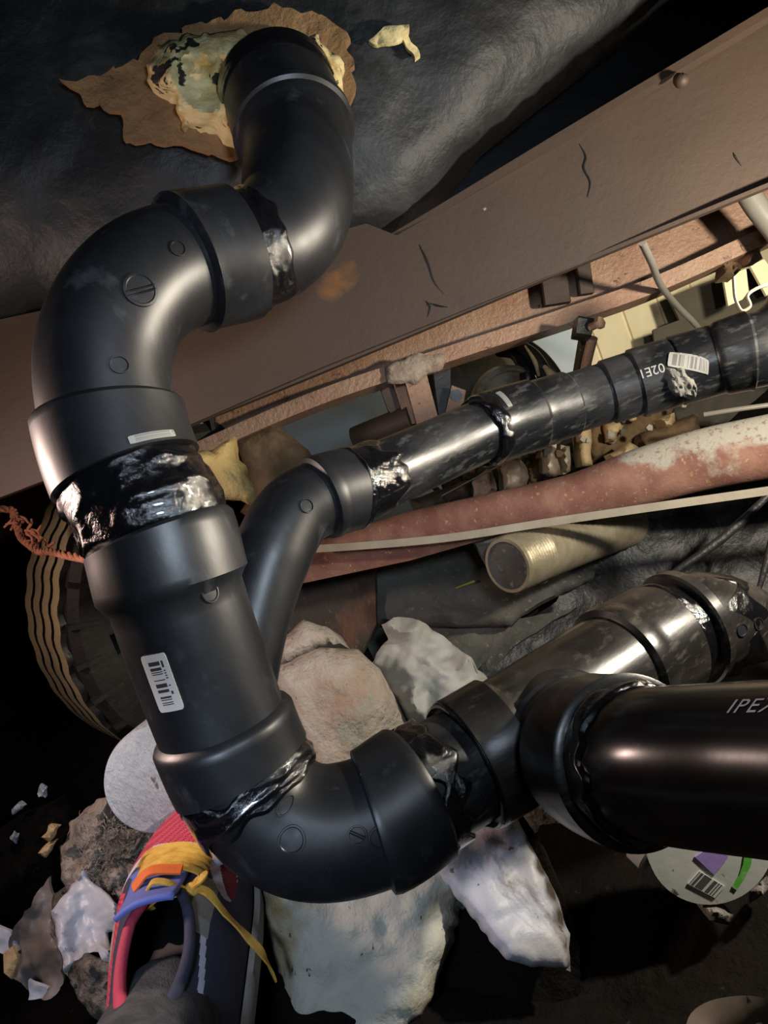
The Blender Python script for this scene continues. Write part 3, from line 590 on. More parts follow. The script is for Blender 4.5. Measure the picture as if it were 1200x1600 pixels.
# ================================================================== TYRE
def tyre():
    t = thing('tyre', 'old black tyre with dusty tan zigzag tread standing behind the drain pipe', 'tyre', P(300, 900, 1.2))
    ax = (-Fv * 0.66 + Rv * 0.74 - Uv * 0.05).normalized(); c = P(322, 912, 1.22)
    e1 = ax.orthogonal().normalized(); e2 = ax.cross(e1)
    R = 0.262; hw = 0.052; n = 144
    def rev(name, prof, mat, fn=None, mi=None):
        vs = []; fs = []
        for i in range(n):
            a = 2 * math.pi * i / n
            for k, (r, h) in enumerate(prof):
                if fn: r, h = fn(i, k, r, h)
                vs.append(c + (e1 * math.cos(a) + e2 * math.sin(a)) * r + ax * h)
        m = len(prof)
        for i in range(n):
            for k in range(m - 1): a = i * m + k; b = ((i + 1) % n) * m + k; fs.append((a, b, b + 1, a + 1))
        return link(name, vs, fs, mat, t, 30, fm=[mi(k) for i in range(n) for k in range(m - 1)] if mi else None)
    tp = []
    for k in range(4):
        x0 = -hw + k * 2 * hw / 4 + .003; x1 = -hw + (k + 1) * 2 * hw / 4 - .003
        tp += [(R - .010, x0 - .0005), (R, x0 + .001), (R, x1 - .001), (R - .010, x1 + .0005)]
    zig = lambda i, k, r, h: (r, h + (.0025 if i % 4 < 2 else -.0025))
    tag(rev('tread', tp, [m_tread, m_dark], zig, lambda k: 0 if k % 4 == 1 else 1), 'tan dusty tread with zigzag grooves')  # groove faces coloured black, painting shade into them so they look deeper
    rev('sidewall', [(R - .011, -hw - .002), (R - .009, -hw - .001), (R - .009, hw + .001), (R - .02, hw + .012), (R - .06, hw + .018), (R - .10, hw + .006), (R - .115, hw - .01), (R - .115, -hw + .01), (R - .06, -hw - .018), (R - .011, -hw - .002)], m_tyre)
    for i in range(0, n, 5):                                 # shoulder lugs
        a = 2 * math.pi * i / n; da = 0.028
        vs = [c + (e1 * math.cos(aa) + e2 * math.sin(aa)) * r + ax * h for (aa, r, h) in ((a, R - .006, hw), (a + da, R - .006, hw), (a + da, R - .05, hw + .019), (a, R - .05, hw + .019), (a, R - .004, hw + .012), (a + da, R - .004, hw + .012))]
        link('shoulder_lug', vs, [(0, 1, 5, 4), (4, 5, 2, 3), (0, 4, 3), (1, 2, 5), (0, 3, 2, 1)], m_tyre, t, 20)
    rev('wheel_rim', [(R - .112, hw - .005), (R - .125, hw - .012), (R - .13, hw - .04), (R - .20, hw - .05), (0.001, hw - .045)], m_tyre)
tyre()
# twine tied round the tyre and the pipe
tw = Path([(-40, 800, .95), (18, 797, .95), (24, 812, .94), (32, 838, .93), (44, 850, .92), (62, 862, .91), (78, 862, .90), (100, 867, .84), (132, 872, .70), (150, 872, .60)])
def rope(name, path, r, mat, label, cat, strands=2, parent=None):
    t = parent or thing(name, label, cat, path.at(0)[0])
    for k in range(strands):
        L = path.n - 1; pts = []
        for i in range(L * 6 + 1):
            u = i / 6; p, tt, n, b = path.at(u); a = u * 7 + k * 2 * math.pi / strands
            pts.append(p + (n * math.cos(a) + b * math.sin(a)) * r * .8)
        sp_ = Path(pts); sweep('strand', sp_, [(0, r * .7), (sp_.n - 1, r * .7)], mat, t, seg=8)
    return t
rp = rope('twine', tw, .0032, m_rope, 'frayed red brown twine tied between the tyre and the drain pipe', 'twine', 3)
for k in range(22):
    x = random.uniform(15, 78); y = 800 + (x - 15) * .95 + random.uniform(-6, 12); a = random.uniform(0, 6.28); l = random.uniform(10, 24)
    pp = Path([(x, y, .92), (x + math.cos(a) * l * .5 + 3, y + math.sin(a) * l * .5, .915), (x + math.cos(a) * l, y + math.sin(a) * l + 4, .91)])
    sweep('frayed_end', pp, [(0, .002), (2, .0012)], m_rope, rp, seg=6)

# ================================================================== RIGHT-HAND TUBE
tb = thing('steel_tube', 'long rusty red and grey painted steel tube crossing behind the drain pipe', 'tube', P(800, 900, 1.0))
def oval_tube():
    ctr = [(400, 900, 1.10, 24), (500, 872, 1.07, 26), (633, 832, 1.04, 30), (767, 803, 1.0, 32), (900, 776, .97, 37), (1000, 746, .95, 45), (1100, 718, .93, 48), (1200, 698, .91, 50), (1450, 652, .86, 54)]
    pth = Path([c[:3] for c in ctr]); vs = []; fs = []; seg = 32; rings = []
    for i in range(len(ctr) - 1):
        for k in range(8): rings.append(i + k / 8)
    rings.append(len(ctr) - 1)
    for u in rings:
        i = min(int(u), len(ctr) - 2); f = u - i; r = (ctr[i][3] * (1 - f) + ctr[i + 1][3] * f); p, t, _, _ = pth.at(u); r *= p.y / 1200 if False else (p - CAM).dot(Fv) / 1200
        a = t.cross(Fv).normalized(); b = a.cross(t).normalized()
        if a.dot(Uv) < 0: a = -a
        for j in range(seg):
            th = 2 * math.pi * j / seg; vs.append(p + a * math.cos(th) * r + b * math.sin(th) * r * .7)
    for i in range(len(rings) - 1):
        for j in range(seg): q = i * seg + j; w = i * seg + (j + 1) % seg; fs.append((q, w, w + seg, q + seg))
    fs += [tuple(range(seg))[::-1], tuple(range((len(rings) - 1) * seg, len(rings) * seg))]
    link('tube', vs, fs, m_tube, tb, 40)
oval_tube()
sheet('lower_flange', [(440, 880, 1.02), (500, 858, 1.02), (700, 838, .98), (840, 812, .96), (760, 842, .98), (640, 876, 1.0), (470, 912, 1.03), (430, 918, 1.03)], 0.02, m_tube, tb, step=14, amp=.001, nsc=10)
st = flat_bar('plastic_strip', Path([(480, 858, .985), (560, 853, .98), (700, 840, .955), (850, 817, .93), (1000, 795, .90), (1120, 778, .885), (1230, 762, .87), (1450, 725, .84)]), 0.008, 0.0095, m_strip, None)
tag(st, 'long thin dusty white strip running along the lower edge of the rusty tube', 'strip')

# ================================================================== FAR BAY
sheet('metal_sheet', [(380, 660, 1.75), (620, 575, 1.7), (720, 840, 1.6), (420, 930, 1.65)], 0.01, m_blue, step=40, label='flat grey blue metal sheet seen below the brown beam beside the branch pipe', cat='panel')
sheet('metal_sheet', [(790, 530, 1.75), (905, 485, 1.7), (960, 720, 1.7), (850, 750, 1.7)], 0.01, m_blue, step=30, label='grey blue panel behind the black hoses below the rusty beam', cat='panel')
sheet('grey_board', [(640, 585, 1.5), (790, 530, 1.5), (830, 640, 1.5), (680, 700, 1.5)], 0.012, m_greyb, step=30, amp=.002, label='dull grey board hanging behind the wheel under the rusty beam', cat='board')
sheet('yellow_insulation', [(300, 712, 1.0), (368, 684, 1.0), (372, 715, 1.0), (398, 765, 1.0), (395, 790, 1.0), (375, 782, 1.0), (345, 780, 1.0), (318, 760, 1.0)], 0.02, m_yfoam, step=7, amp=.008, nsc=30, inflate=.015, infl_px=20, rag=5,
      label='torn piece of yellow insulation hanging between elbow and branch pipe', cat='insulation')
sheet('old_tyre_scrap', [(368, 690, 1.12), (430, 662, 1.12), (478, 700, 1.12), (500, 740, 1.12), (420, 830, 1.12), (375, 800, 1.12), (395, 770, 1.12)], 0.04, m_junkd, step=10, amp=.003, nsc=20, inflate=.02, infl_px=30,
      label='curved dark brown rubber scrap behind the bend of the branch pipe', cat='scrap')
sheet('brown_plate', [(592, 600, 1.14), (618, 592, 1.14), (652, 662, 1.14), (632, 672, 1.14), (606, 640, 1.14)], 0.02, m_beam, step=12, label='small dark brown bracket edge above the branch pipe, left of two plates', cat='bracket')
br = thing('steel_bracket', 'brown steel bracket of two upright plates below the rusty beam', 'bracket', P(650, 650, 1.3))
sheet('plate', [(612, 590, 1.13), (628, 585, 1.13), (650, 660, 1.13), (636, 668, 1.13)], 0.03, m_beam2, br, step=10)
sheet('plate', [(630, 585, 1.11), (664, 575, 1.11), (684, 650, 1.11), (652, 664, 1.11)], 0.03, m_beam2, br, step=10)
stp = Path([(556, 688, 1.18), (590, 674, 1.165), (645, 653, 1.14)])
cs = thing('steel_stub', 'short brown round steel tube stub poking out above the branch pipe', 'tube', P(580, 680, 1.27))
sweep('stub_tube', stp, [(0.02, .016), (0.02, .021), (2, .021)], m_beam, cs, seg=32)
tag(sweep('dark_opening', stp, [(0.0, .012), (0.05, .0195)], m_dark, cs, seg=32), 'black open end')
gs = thing('gusset_plate', 'pale brown angled plate with a round hole left of the wheel', 'plate', P(710, 640, 1.3))
sheet('plate', [(706, 602, 1.14), (728, 610, 1.14), (722, 640, 1.14), (695, 650, 1.14)], 0.01, m_beam2, gs, step=8)
sweep('hole', Path([P(713, 618, 1.137), P(713, 618, 1.145)]), [(0, .009), (1, .009)], m_dark, gs, seg=16)
sheet('dark_plate', [(676, 570, 1.16), (704, 570, 1.16), (704, 640, 1.16), (686, 652, 1.16)], 0.01, m_blackboard, step=10, label='dark plate between the bracket and the angled plate with a hole', cat='plate')  # plate in the black board material
def wheel():
    t = thing('wheel_hub', 'pale worn metal wheel rim behind the branch pipe coupling', 'wheel', P(790, 620, 1.35))
    c = P(795, 632, 1.3); ax = (-Fv * .8 - Uv * .25 + Rv * .3).normalized(); e1 = ax.orthogonal().normalized(); e2 = ax.cross(e1); n = 64
    def rev(name, prof, mat):
        vs = []; fs = []; m = len(prof)
        for i in range(n):
            a = 2 * math.pi * i / n
            for r, h in prof: vs.append(c + (e1 * math.cos(a) + e2 * math.sin(a)) * r + ax * h)
        for i in range(n):
            for k in range(m - 1): a = i * m + k; b = ((i + 1) % n) * m + k; fs.append((a, b, b + 1, a + 1))
        link(name, vs, fs, mat, t, 35)
    rev('rim', [(.052, -.03), (.064, -.02), (.066, .0), (.062, .006), (.058, .004), (.054, -.004), (.046, -.008), (.03, -.006), (.02, -.006)], m_enamel)
    rev('hub_cap', [(.02, -.006), (.018, .010), (.013, .016), (.001, .018)], m_enamel)
wheel()
hs = thing('rubber_hose', 'bundle of black rubber hoses curving down beside the wheel', 'hose', P(830, 580, 1.3))
for pts in ([(780, 545, 1.35), (805, 550, 1.33), (822, 580, 1.3), (828, 620, 1.3)], [(800, 540, 1.33), (830, 555, 1.31), (850, 585, 1.3), (858, 625, 1.3)], [(812, 535, 1.36), (845, 560, 1.34), (868, 590, 1.33), (880, 620, 1.33)]):
    sweep('hose', Path(pts), [(0, .014), (3, .013)], m_dark, hs, seg=20)
for nm, pts, r, m, lab in (('wood_splinter', [(820, 540, 1.28), (836, 566, 1.27), (842, 588, 1.27)], .004, m_junk, 'thin pale wood splinter lying over the black hoses'),
                           ('root', [(850, 572, 1.25), (865, 590, 1.24), (876, 612, 1.24)], .008, m_junk, 'short rough tan root beside the black hoses')):
    tag(sweep(nm, Path(pts), [(0, r * .4), (1, r), (2, r * .6)], m, None, seg=10), lab, 'wood')
cl = thing('beam_clamp', 'black clamp with a bolt and angled rod below the rusty beam', 'clamp', P(910, 520, 1.05))
box('clamp_block', P(898, 512, 1.0), P(922, 516, 1.0), .028, .026, m_dark, cl)
sweep('bolt', Path([P(922, 512, .985), P(934, 506, .975), P(940, 503, .97)]), [(0, .005), (1, .005), (1, .008), (2, .008)], m_beam2, cl, seg=6)
sweep('rod', Path([P(926, 528, 1.03), P(918, 560, 1.05), P(912, 590, 1.08)]), [(0, .007), (2, .007)], m_beam2, cl, seg=16)
box('brace', P(912, 530, 1.06), P(900, 600, 1.12), .01, .026, m_beam, cl)
wr = Path([(1003, 378, .86), (1018, 410, .92), (1032, 445, 1.0), (1060, 480, 1.1), (1085, 505, 1.15), (1104, 530, 1.2)])
tag(sweep('electric_cable', wr, [(0, .0045), (5, .0045)], m_wire, None, seg=16), 'grey cable hanging down in front of the cream siding', 'cable')
lp = Path([(1143, 400, 1.4), (1146, 435, 1.4), (1150, 470, 1.4), (1160, 486, 1.4), (1172, 478, 1.4), (1168, 462, 1.4), (1180, 452, 1.4), (1200, 445, 1.4)])
tag(sweep('tan_cord', lp, [(0, .003), (7, .003)], m_strip, None, seg=10), 'thin tan cord hanging in a loop at the right edge', 'cord')
sheet('grey_board', [(1045, 465, 2.2), (1130, 430, 2.15), (1260, 395, 2.1), (1260, 600, 2.1), (1035, 620, 2.2), (1020, 515, 2.22), (1062, 500, 2.2)], 0.02, m_greyb, step=30, label='wide dark grey board covering the cream siding at the right', cat='board')
sheet('cream_board', [(1130, 432, 2.0), (1166, 420, 2.0), (1170, 455, 2.0), (1160, 468, 2.0), (1138, 478, 2.0)], 0.01, m_cream, step=10, label='small cream board scrap behind the looped tan cord', cat='board')
sheet('cream_board', [(1172, 415, 2.0), (1194, 405, 2.0), (1230, 450, 2.0), (1198, 462, 2.0)], 0.01, m_cream, step=10, label='narrow white board end at the right edge below the brick coloured blocks', cat='board')
sheet('brick_block', [(1148, 382, 1.02), (1185, 366, 1.02), (1192, 380, 1.02), (1160, 400, 1.02)], 0.03, m_beam2, step=8, rag=3, inflate=.01, infl_px=12, label='upper orange brown broken block hanging at the right below the beam', cat='block')
sheet('brick_block', [(1166, 396, 1.02), (1186, 386, 1.02), (1192, 404, 1.02), (1170, 410, 1.02)], 0.03, m_beam2, step=8, rag=2, inflate=.01, infl_px=12, label='lower orange brown block against the narrow white board end', cat='block')
tag(sweep('grey_conduit', Path([(1150, 270, .95), (1180, 320, .95), (1215, 365, .95), (1260, 440, .95)]), [(0, .014), (3, .014)], m_wire, None, seg=24), 'dull grey conduit coming down at the right edge behind the beam', 'conduit')
sheet('dead_moss', [(1128, 400, 1.04), (1150, 388, 1.04), (1165, 410, 1.04), (1150, 430, 1.04), (1132, 428, 1.04)], 0.02, m_junkd, step=5, amp=.02, nsc=60, rag=10, label='tuft of brown dead roots above the looped tan cord', cat='roots')
# debris on the ground under the branch pipe
JUNK = [
 ('timber_offcut', [(905, 640), (1035, 612), (1040, 640), (990, 652), (930, 672), (905, 662)], m_cream, 'cream timber offcut lying under the branch pipe couplings', 1.5),
 ('rotten_log', [(920, 700), (1000, 640), (1052, 630), (1060, 660), (1000, 690), (940, 720)], m_junkd, 'rotten brown log lying between the branch pipe and rusty tube', 1.35),
 ('wood_chunk', [(905, 622), (922, 640), (926, 728), (906, 730), (898, 660)], m_junk, 'upright splintered tan wood chunk between branch pipe and tube', 1.3),
 ('wood_chunk', [(955, 712), (985, 690), (1000, 700), (985, 716), (962, 724)], m_junk, 'small yellow wood chunk resting above the grey part of the tube', 1.25),
 ('wood_chunk', [(948, 660), (962, 655), (975, 668), (962, 690), (950, 690)], m_junk, 'short broken wood chunk beside the cream timber offcut', 1.3),
 ('wood_chunk', [(1030, 655), (1052, 645), (1056, 668), (1038, 668)], m_junk, 'pale wedge of wood on the end of the rotten log', 1.3),
 ('metal_can', [(855, 700), (870, 694), (876, 740), (862, 746), (848, 742)], m_enamel, 'crumpled pale metal can standing left of the splintered wood', 1.25),
 ('metal_can', [(876, 696), (890, 698), (892, 735), (880, 742)], m_enamel, 'narrow pale metal can edge right against the crumpled can', 1.27),
 ('stone_lump', [(785, 730), (815, 718), (828, 745), (818, 770), (790, 765)], m_enamel, 'pale angular lump below the branch pipe coupling', 1.25),
 ('stone_lump', [(735, 755), (765, 735), (778, 765), (760, 782), (735, 780)], m_stone, 'tan lump partly hidden left of the pale angular lump', 1.25),
 ('ribbed_scrap', [(640, 782), (730, 752), (745, 776), (650, 806)], m_tarp, 'ribbed dark grey scrap under the long branch pipe', 1.25),
 ('soil_clod', [(822, 735), (850, 700), (850, 745), (830, 760)], m_junkd, 'dark brown clod between the cans and the pale lump', 1.3),
 ('soil_clod', [(1000, 680), (1090, 645), (1100, 680), (1010, 712)], m_junkd, 'low brown clod against the back of the tube at right', 1.3),
 ('grey_log', [(1045, 640), (1110, 605), (1230, 600), (1230, 650), (1120, 668), (1060, 668)], m_greyb, 'smooth grey log lying behind the tube at the right edge', 1.35),
 ('soil_clod', [(925, 625), (960, 640), (950, 700), (928, 725), (915, 690)], m_junkd, 'dark clod right of the splintered wood chunk', 1.34),
]
for nm, pl, m, lab, d in JUNK:
    sheet(nm, [(x, y, d) for x, y in pl], 0.04, m, step=6, amp=.006, nsc=25, inflate=.02, infl_px=16, rag=4, seed=pl[0][0], label=lab, cat=nm.split('_')[-1], smooth=50)
tag(sweep('metal_rod', Path([(1100, 648, 1.1), (1150, 640, 1.08), (1260, 625, 1.05)]), [(0, .0035), (2, .0035)], m_wire, None, seg=10), 'thin grey metal rod lying behind the tube at right', 'rod')
tag(sweep('thin_wire', Path([(690, 775, 1.1), (760, 738, 1.1), (830, 705, 1.1), (870, 690, 1.1)]), [(0, .0012), (3, .0012)], m_wire, None, seg=8), 'thin wire stretched below the branch pipe over the rubble', 'wire')
for k in range(60):                                             # loose chips
    x = random.uniform(680, 1080); y = 765 - (x - 680) * .28 + random.uniform(-32, 0); d = random.uniform(1.22, 1.5); r = random.uniform(4, 9)
    pl = [(x + math.cos(a) * r * random.uniform(.6, 1.3), y + math.sin(a) * r * random.uniform(.6, 1.3), d) for a in [i * 1.047 for i in range(6)]]
    o = sheet('rubble_chip', pl, .008, random.choice([m_junk, m_junkd, m_stone, m_tarp]), step=6, inflate=.005, infl_px=6, label='small chip of rubble or rotten wood under the branch pipe', cat='rubble', group='rubble chips under the branch pipe')

# ================================================================== MIDDLE GROUND
sheet('foil_duct_cover', [(0, 0, 0)] * 0 or [(740, 845, 1.0), (780, 825, 1.0), (935, 800, 1.0), (930, 830, 1.0), (900, 880, 1.0), (850, 912, 1.0), (780, 915, 1.0)], .03, m_tarp, step=14, amp=.004, nsc=12, label='grey dusty flap below the foil duct end', cat='flap')
dc = thing('foil_duct', 'dull gold foil duct end with a dark round opening under the rusty tube', 'duct', P(800, 890, .96))
dp = Path([(792, 884, .93), (835, 866, .965), (900, 842, 1.02), (980, 815, 1.1)])
def duct():
    vs = []; fs = []; seg = 48; prof = [(0.0, .030), (0.0, .034), (0.06, .0345)]
    u = .1; k = 0
    while u < 3: prof.append((u, .034 + (.0015 if k % 2 else 0))); u += .045; k += 1
    prof += [(3, .034)]
    return sweep('corrugated_wall', dp, prof, m_foil, dc, seg=48, cap=False, smooth=50)
duct()
tag(sweep('plugged_opening', dp, [(0.05, .0001), (0.05, .027), (0.0, .0305), (.3, .031)], m_tarp, dc, seg=40, cap=False), 'dark grey disc inside the duct mouth')
sheet('grey_sheeting', [(585, 878, 1.2), (640, 862, 1.2), (760, 825, 1.2), (800, 820, 1.2), (960, 790, 1.15), (930, 900, 1.1), (860, 930, 1.1), (815, 958, 1.1), (800, 975, 1.1), (680, 975, 1.1), (600, 965, 1.12), (570, 1000, 1.15), (560, 940, 1.15)], .02, m_tarp, step=12, amp=.012, nsc=7, inflate=.01, infl_px=20, ridge=.008, rsc=5, rag=4,
      label='dusty grey stiff sheeting lying below the rusty tube', cat='sheeting')
sheet('grey_sheeting', [(560, 985, 1.2), (700, 968, 1.14), (815, 966, 1.14), (900, 950, 1.1), (800, 1010, 1.1), (760, 1060, 1.1), (600, 1060, 1.16)], .02, m_tarp, step=14, amp=.012, nsc=9, ridge=.005, rag=4,
      label='lower layer of dark grey sheeting under the first layer behind the pale cloth', cat='sheeting')
tag(sweep('grass_stem', Path([(694, 928, 1.13), (715, 918, 1.125), (742, 908, 1.12)]), [(0, .0012), (1, .001), (2, .002)], pm('yellow_green_stem', (0.30, 0.32, 0.04), None, rough=.7, bump=0), None, seg=6), 'tiny yellow green stem lying on the grey sheeting', 'stem')
sheet('black_sheeting', [(930, 800, 1.12), (1210, 730, 1.02), (1500, 680, 1.0), (1500, 1000, .95), (1200, 1010, .95), (1050, 1010, .95), (900, 1010, 1.0), (700, 1120, 1.1), (780, 1000, 1.1), (870, 940, 1.1)], .01, m_bsheet, step=16, amp=.018, nsc=6, ridge=.02, rsc=4, rag=4, dfn=lambda x, y: 1.13 - .0001 * (x - 700) + .0002 * (1000 - y) * .3,
      label='wrinkled black plastic sheeting behind the tee fitting', cat='sheeting')
for pts, w, lab in (([(1205, 770, .94), (1130, 840, .95), (1060, 890, .96), (1040, 905, .97)], .010, 'long black fold edge'), ([(1215, 800, .93), (1200, 870, .93), (1180, 940, .93)], .008, 'upright black fold edge')):
    tag(sweep('sheeting_fold', Path(pts), [(0, w * .4), (1, w * .6), (len(pts) - 1, w * .3)], m_bsheet, None, seg=12), ('rolled black plastic fold running down to the elbow' if w > .009 else 'short rolled black plastic fold by the right edge'), 'fold')
sheet('wood_board', [(440, 900, 1.18), (585, 880, 1.15), (588, 975, 1.12), (560, 1030, 1.12), (520, 1010, 1.12), (440, 985, 1.15), (420, 940, 1.18)], .02, m_wood, step=14, amp=.003, nsc=10,
      label='dark stained board with rusty streaks behind the wye branch', cat='board')
# pale bundle and cloth
bd1 = thing('pale_bundle', 'big pale rolled bundle with brown stains behind the wye', 'bundle', P(520, 1100, .95))
sheet('outer_layer', [(425, 1010, .98), (475, 968, .98), (510, 980, .97), (532, 1005, .96), (500, 1012, .95), (440, 1040, .96)], .08, m_stone, bd1, step=9, amp=.004, nsc=20, inflate=.025, infl_px=22, rag=3)
sheet('inner_roll', [(425, 1045, .95), (500, 1012, .94), (560, 1015, .93), (592, 1045, .93), (612, 1090, .92), (600, 1150, .92), (560, 1230, .91), (480, 1240, .91), (430, 1150, .93)], .10, m_stone, bd1, ground=True, step=10, amp=.005, nsc=16, inflate=.05, infl_px=60, rag=3)
sheet('pale_cloth', [(580, 1035, 1.0), (605, 1000, 1.0), (598, 975, 1.0), (615, 963, 1.0), (655, 968, 1.0), (690, 992, .99), (730, 1025, .98), (765, 1060, .97), (780, 1090, .95), (720, 1110, .95), (640, 1120, .95), (610, 1080, .97)], .03, pm('grey_white_cloth', (0.34, 0.34, 0.31), (0.22, 0.19, 0.15), 9, 0.5, 0.7, 0.75, bump=0.4, bsc=40, c3=(0.12, 0.1, 0.08), sc3=80, lo3=.68, hi3=.72),
      ground=True, step=5, amp=.014, nsc=14, ridge=.022, rsc=19, rag=6, inflate=.012, infl_px=20, label='crumpled grey white cloth lying right of the pale bundle', cat='cloth')
# white plaster cylinder
wc = thing('white_cylinder', 'rough white foam cylinder end standing left of the wye base', 'cylinder', P(250, 1290, .86))
cpth = Path([P(247, 1217, .80), P(256, 1204, .84), P(285, 1165, 1.0)])
sweep('cylinder_body', cpth, [(0, .0001), (0, .052), (0.03, .0545), (.25, .0560), (2, .056)], m_white, wc, seg=64, cap=False, smooth=50)
# sacks at bottom
sheet('muddy_sack', [(405, 1370, .74), (480, 1385, .73), (600, 1340, .74), (720, 1290, .74), (750, 1330, .74), (715, 1400, .73), (700, 1480, .72), (670, 1570, .69), (600, 1660, .66), (500, 1670, .66), (450, 1600, .67), (435, 1520, .70), (415, 1450, .72)], .06, m_sack, ground=True, step=10, amp=.020, nsc=8, ridge=.012, rsc=7, inflate=.03, infl_px=50, rag=6,
      label='muddy white sack lying under the bottom elbow beside the shoe', cat='sack')
sheet('plastic_sheet', [(680, 1360, 0.700), (712, 1310, 0.710), (760, 1282, 0.720), (800, 1262, 0.730), (835, 1330, 0.710), (870, 1400, 0.690), (888, 1460, 0.680), (892, 1515, 0.670), (830, 1508, 0.670), (790, 1500, 0.670), (745, 1440, 0.680), (700, 1385, 0.690)], .012, m_sackw, step=8, amp=.010, nsc=9, ridge=.008, rsc=8, rag=5, inflate=.012, infl_px=25,
      label='creased white plastic sheet sloping down below the tee fitting', cat='sheet')
sheet('brown_board', [(800, 1255, 0.740), (850, 1330, 0.720), (885, 1410, 0.700), (905, 1480, 0.685), (908, 1550, 0.680), (870, 1590, 0.680), (700, 1600, 0.700), (690, 1450, 0.720), (760, 1400, 0.730)], .02, m_dirt, step=14, amp=.006, nsc=10,
      label='dark brown muddy board edge behind the creased white plastic sheet', cat='board')
sheet('mud_lump', [(790, 1240, .95), (850, 1225, .95), (895, 1245, .95), (930, 1290, .95), (1000, 1300, .95), (1010, 1340, .95), (900, 1330, .95), (820, 1320, .95)], .06, m_soilgrey, ground=True, step=10, amp=.012, nsc=20, inflate=.03, infl_px=30, rag=6, label='grey muddy lump under the junction of the tee', cat='lump')

def stain(oname, mat, pts, col, rad):
    o = bpy.data.objects[oname]; add_spots(mat, [tuple(P(*p) - o.location) for p in pts], col, rad)
stain('plastic_sheet', m_sackw, [(738, 1390, .70), (752, 1408, .70), (766, 1430, .70), (780, 1450, .70), (795, 1472, .69), (812, 1490, .69)], (0.05, 0.035, 0.025), 0.011)
stain('plastic_sheet', m_sackw, [(828, 1320, .71), (845, 1355, .70), (862, 1392, .69), (878, 1435, .68)], (0.07, 0.055, 0.04), 0.013)
stain('muddy_sack', m_sack, [(668, 1440, .73), (650, 1480, .73), (625, 1530, .72), (600, 1580, .72)], (0.035, 0.025, 0.02), 0.020)
stain('muddy_sack', m_sack, [(545, 1420, .73), (570, 1440, .73), (500, 1480, .73)], (0.34, 0.27, 0.12), 0.014)
# ---------------- white tub
def tub():
    t = thing('plastic_tub', 'white plastic tub with purple and green label lying under the shiny pipe', 'tub', P(1100, 1360, .62))
    # axis roughly along the view plane; body shows its curved side with printed label
    A = P(1010, 1345, .67); Bq = P(1140, 1335, .62)
    pth = Path([P(985, 1325, .68), P(1060, 1345, .645), P(1150, 1370, .61)])
    lid = sweep('lid', Path([P(1018, 1290, .70), P(1042, 1312, .69)]), [(0, .0001), (0, .034), (.1, .036), (.9, .036), (1, .034), (1, .0001)], m_tub, t, seg=48, cap=False)
    pb = Path([P(1050, 1300, .655), P(1100, 1335, .64), P(1150, 1370, .625)])
    body = sweep('tub_body', Path([P(1062, 1262, .72), P(1088, 1292, .685), P(1110, 1318, .655)]), [(0, .0001), (0, .048), (2, .054), (2, .0001)], m_tub, t, seg=64, cap=False)
    pth = Path([P(1062, 1262, .72), P(1088, 1292, .685), P(1110, 1318, .655)]); c, tt, n, b = pth.at(2)
    # round end face: printed marks on the disc facing the camera
    def disc(name, pts, mat, uv=None, lift=.0012):
        vs = []
        for (x, y) in pts:
            r = P(x, y, 1) - CAM; k = (c - CAM).dot(tt) / r.dot(tt); vs.append(CAM + r * k + tt * lift * (1 if tt.dot(Fv) < 0 else -1))
        m = len(vs); return link(name, vs + [v - tt * .001 * (1 if tt.dot(Fv) < 0 else -1) for v in vs], [tuple(range(m)), tuple(range(m, 2 * m))[::-1]] + [(i, (i + 1) % m, (i + 1) % m + m, i + m) for i in range(m)], mat, t, uvs=(uv * 2 if uv else None))
    disc('purple_label', [(1085, 1338), (1105, 1325), (1140, 1318), (1136, 1340), (1115, 1366), (1100, 1352)], m_purple)
    disc('green_stripe', [(1163, 1332), (1175, 1334), (1172, 1352), (1162, 1372), (1150, 1390), (1143, 1385), (1155, 1366), (1160, 1350)], m_green)
    disc('barcode', [(1074, 1380), (1092, 1360), (1132, 1384), (1116, 1402)], m_bart, [(0, 0), (0, 1), (1, 1), (1, 0)])
tub()
sheet('mud_lump', [(1095, 1414, .66), (1125, 1418, .66), (1146, 1428, .66), (1140, 1448, .66), (1110, 1440, .66)], .03, m_soilgrey, step=6, amp=.01, nsc=40, inflate=.012, infl_px=15, rag=5, label='small crumb of grey mud under the white tub', cat='lump')
sheet('mud_lump', [(1172, 1392, .67), (1188, 1380, .67), (1192, 1400, .67), (1174, 1410, .67)], .03, m_soilgrey, step=6, amp=.01, nsc=40, inflate=.012, infl_px=12, rag=4, label='small clod of grey mud at the right of the white tub', cat='lump')

# ---------------- left bottom heap
sheet('fibre_wadding', [(95, 1330, .92), (110, 1285, .93), (150, 1250, .93), (175, 1245, .93), (190, 1290, .92), (255, 1300, .90), (250, 1400, .88), (200, 1440, .88), (150, 1420, .89), (100, 1400, .90)], .06, m_fluff, ground=True, step=5, amp=.020, nsc=34, ridge=.008, rsc=30, inflate=.04, infl_px=45, rag=8, label='matted tan and white fibre wadding below the white cylinder', cat='wadding')
sheet('soil_heap', [(70, 1400, .90), (110, 1380, .90), (190, 1310, .90), (250, 1290, .88), (262, 1400, .86), (215, 1480, .84), (150, 1450, .86), (90, 1450, .88)], .06, m_soilgrey, ground=True, step=5, amp=.026, nsc=48, inflate=.02, infl_px=30, rag=8, label='grey crumbly soil heap between the wadding and the shoe', cat='soil')
sheet('plastic_bag', [(80, 1425, .83), (128, 1360, .84), (150, 1385, .83), (208, 1432, .81), (196, 1450, .81), (168, 1460, .81), (170, 1485, .80), (145, 1488, .80), (120, 1500, .80), (100, 1520, .80), (92, 1480, .81)], .004, m_bag, step=4, amp=.010, nsc=20, ridge=.014, rsc=20, inflate=.004, infl_px=12, rag=7, label='bright white torn plastic bag beside the blue tongue of the shoe', cat='bag')
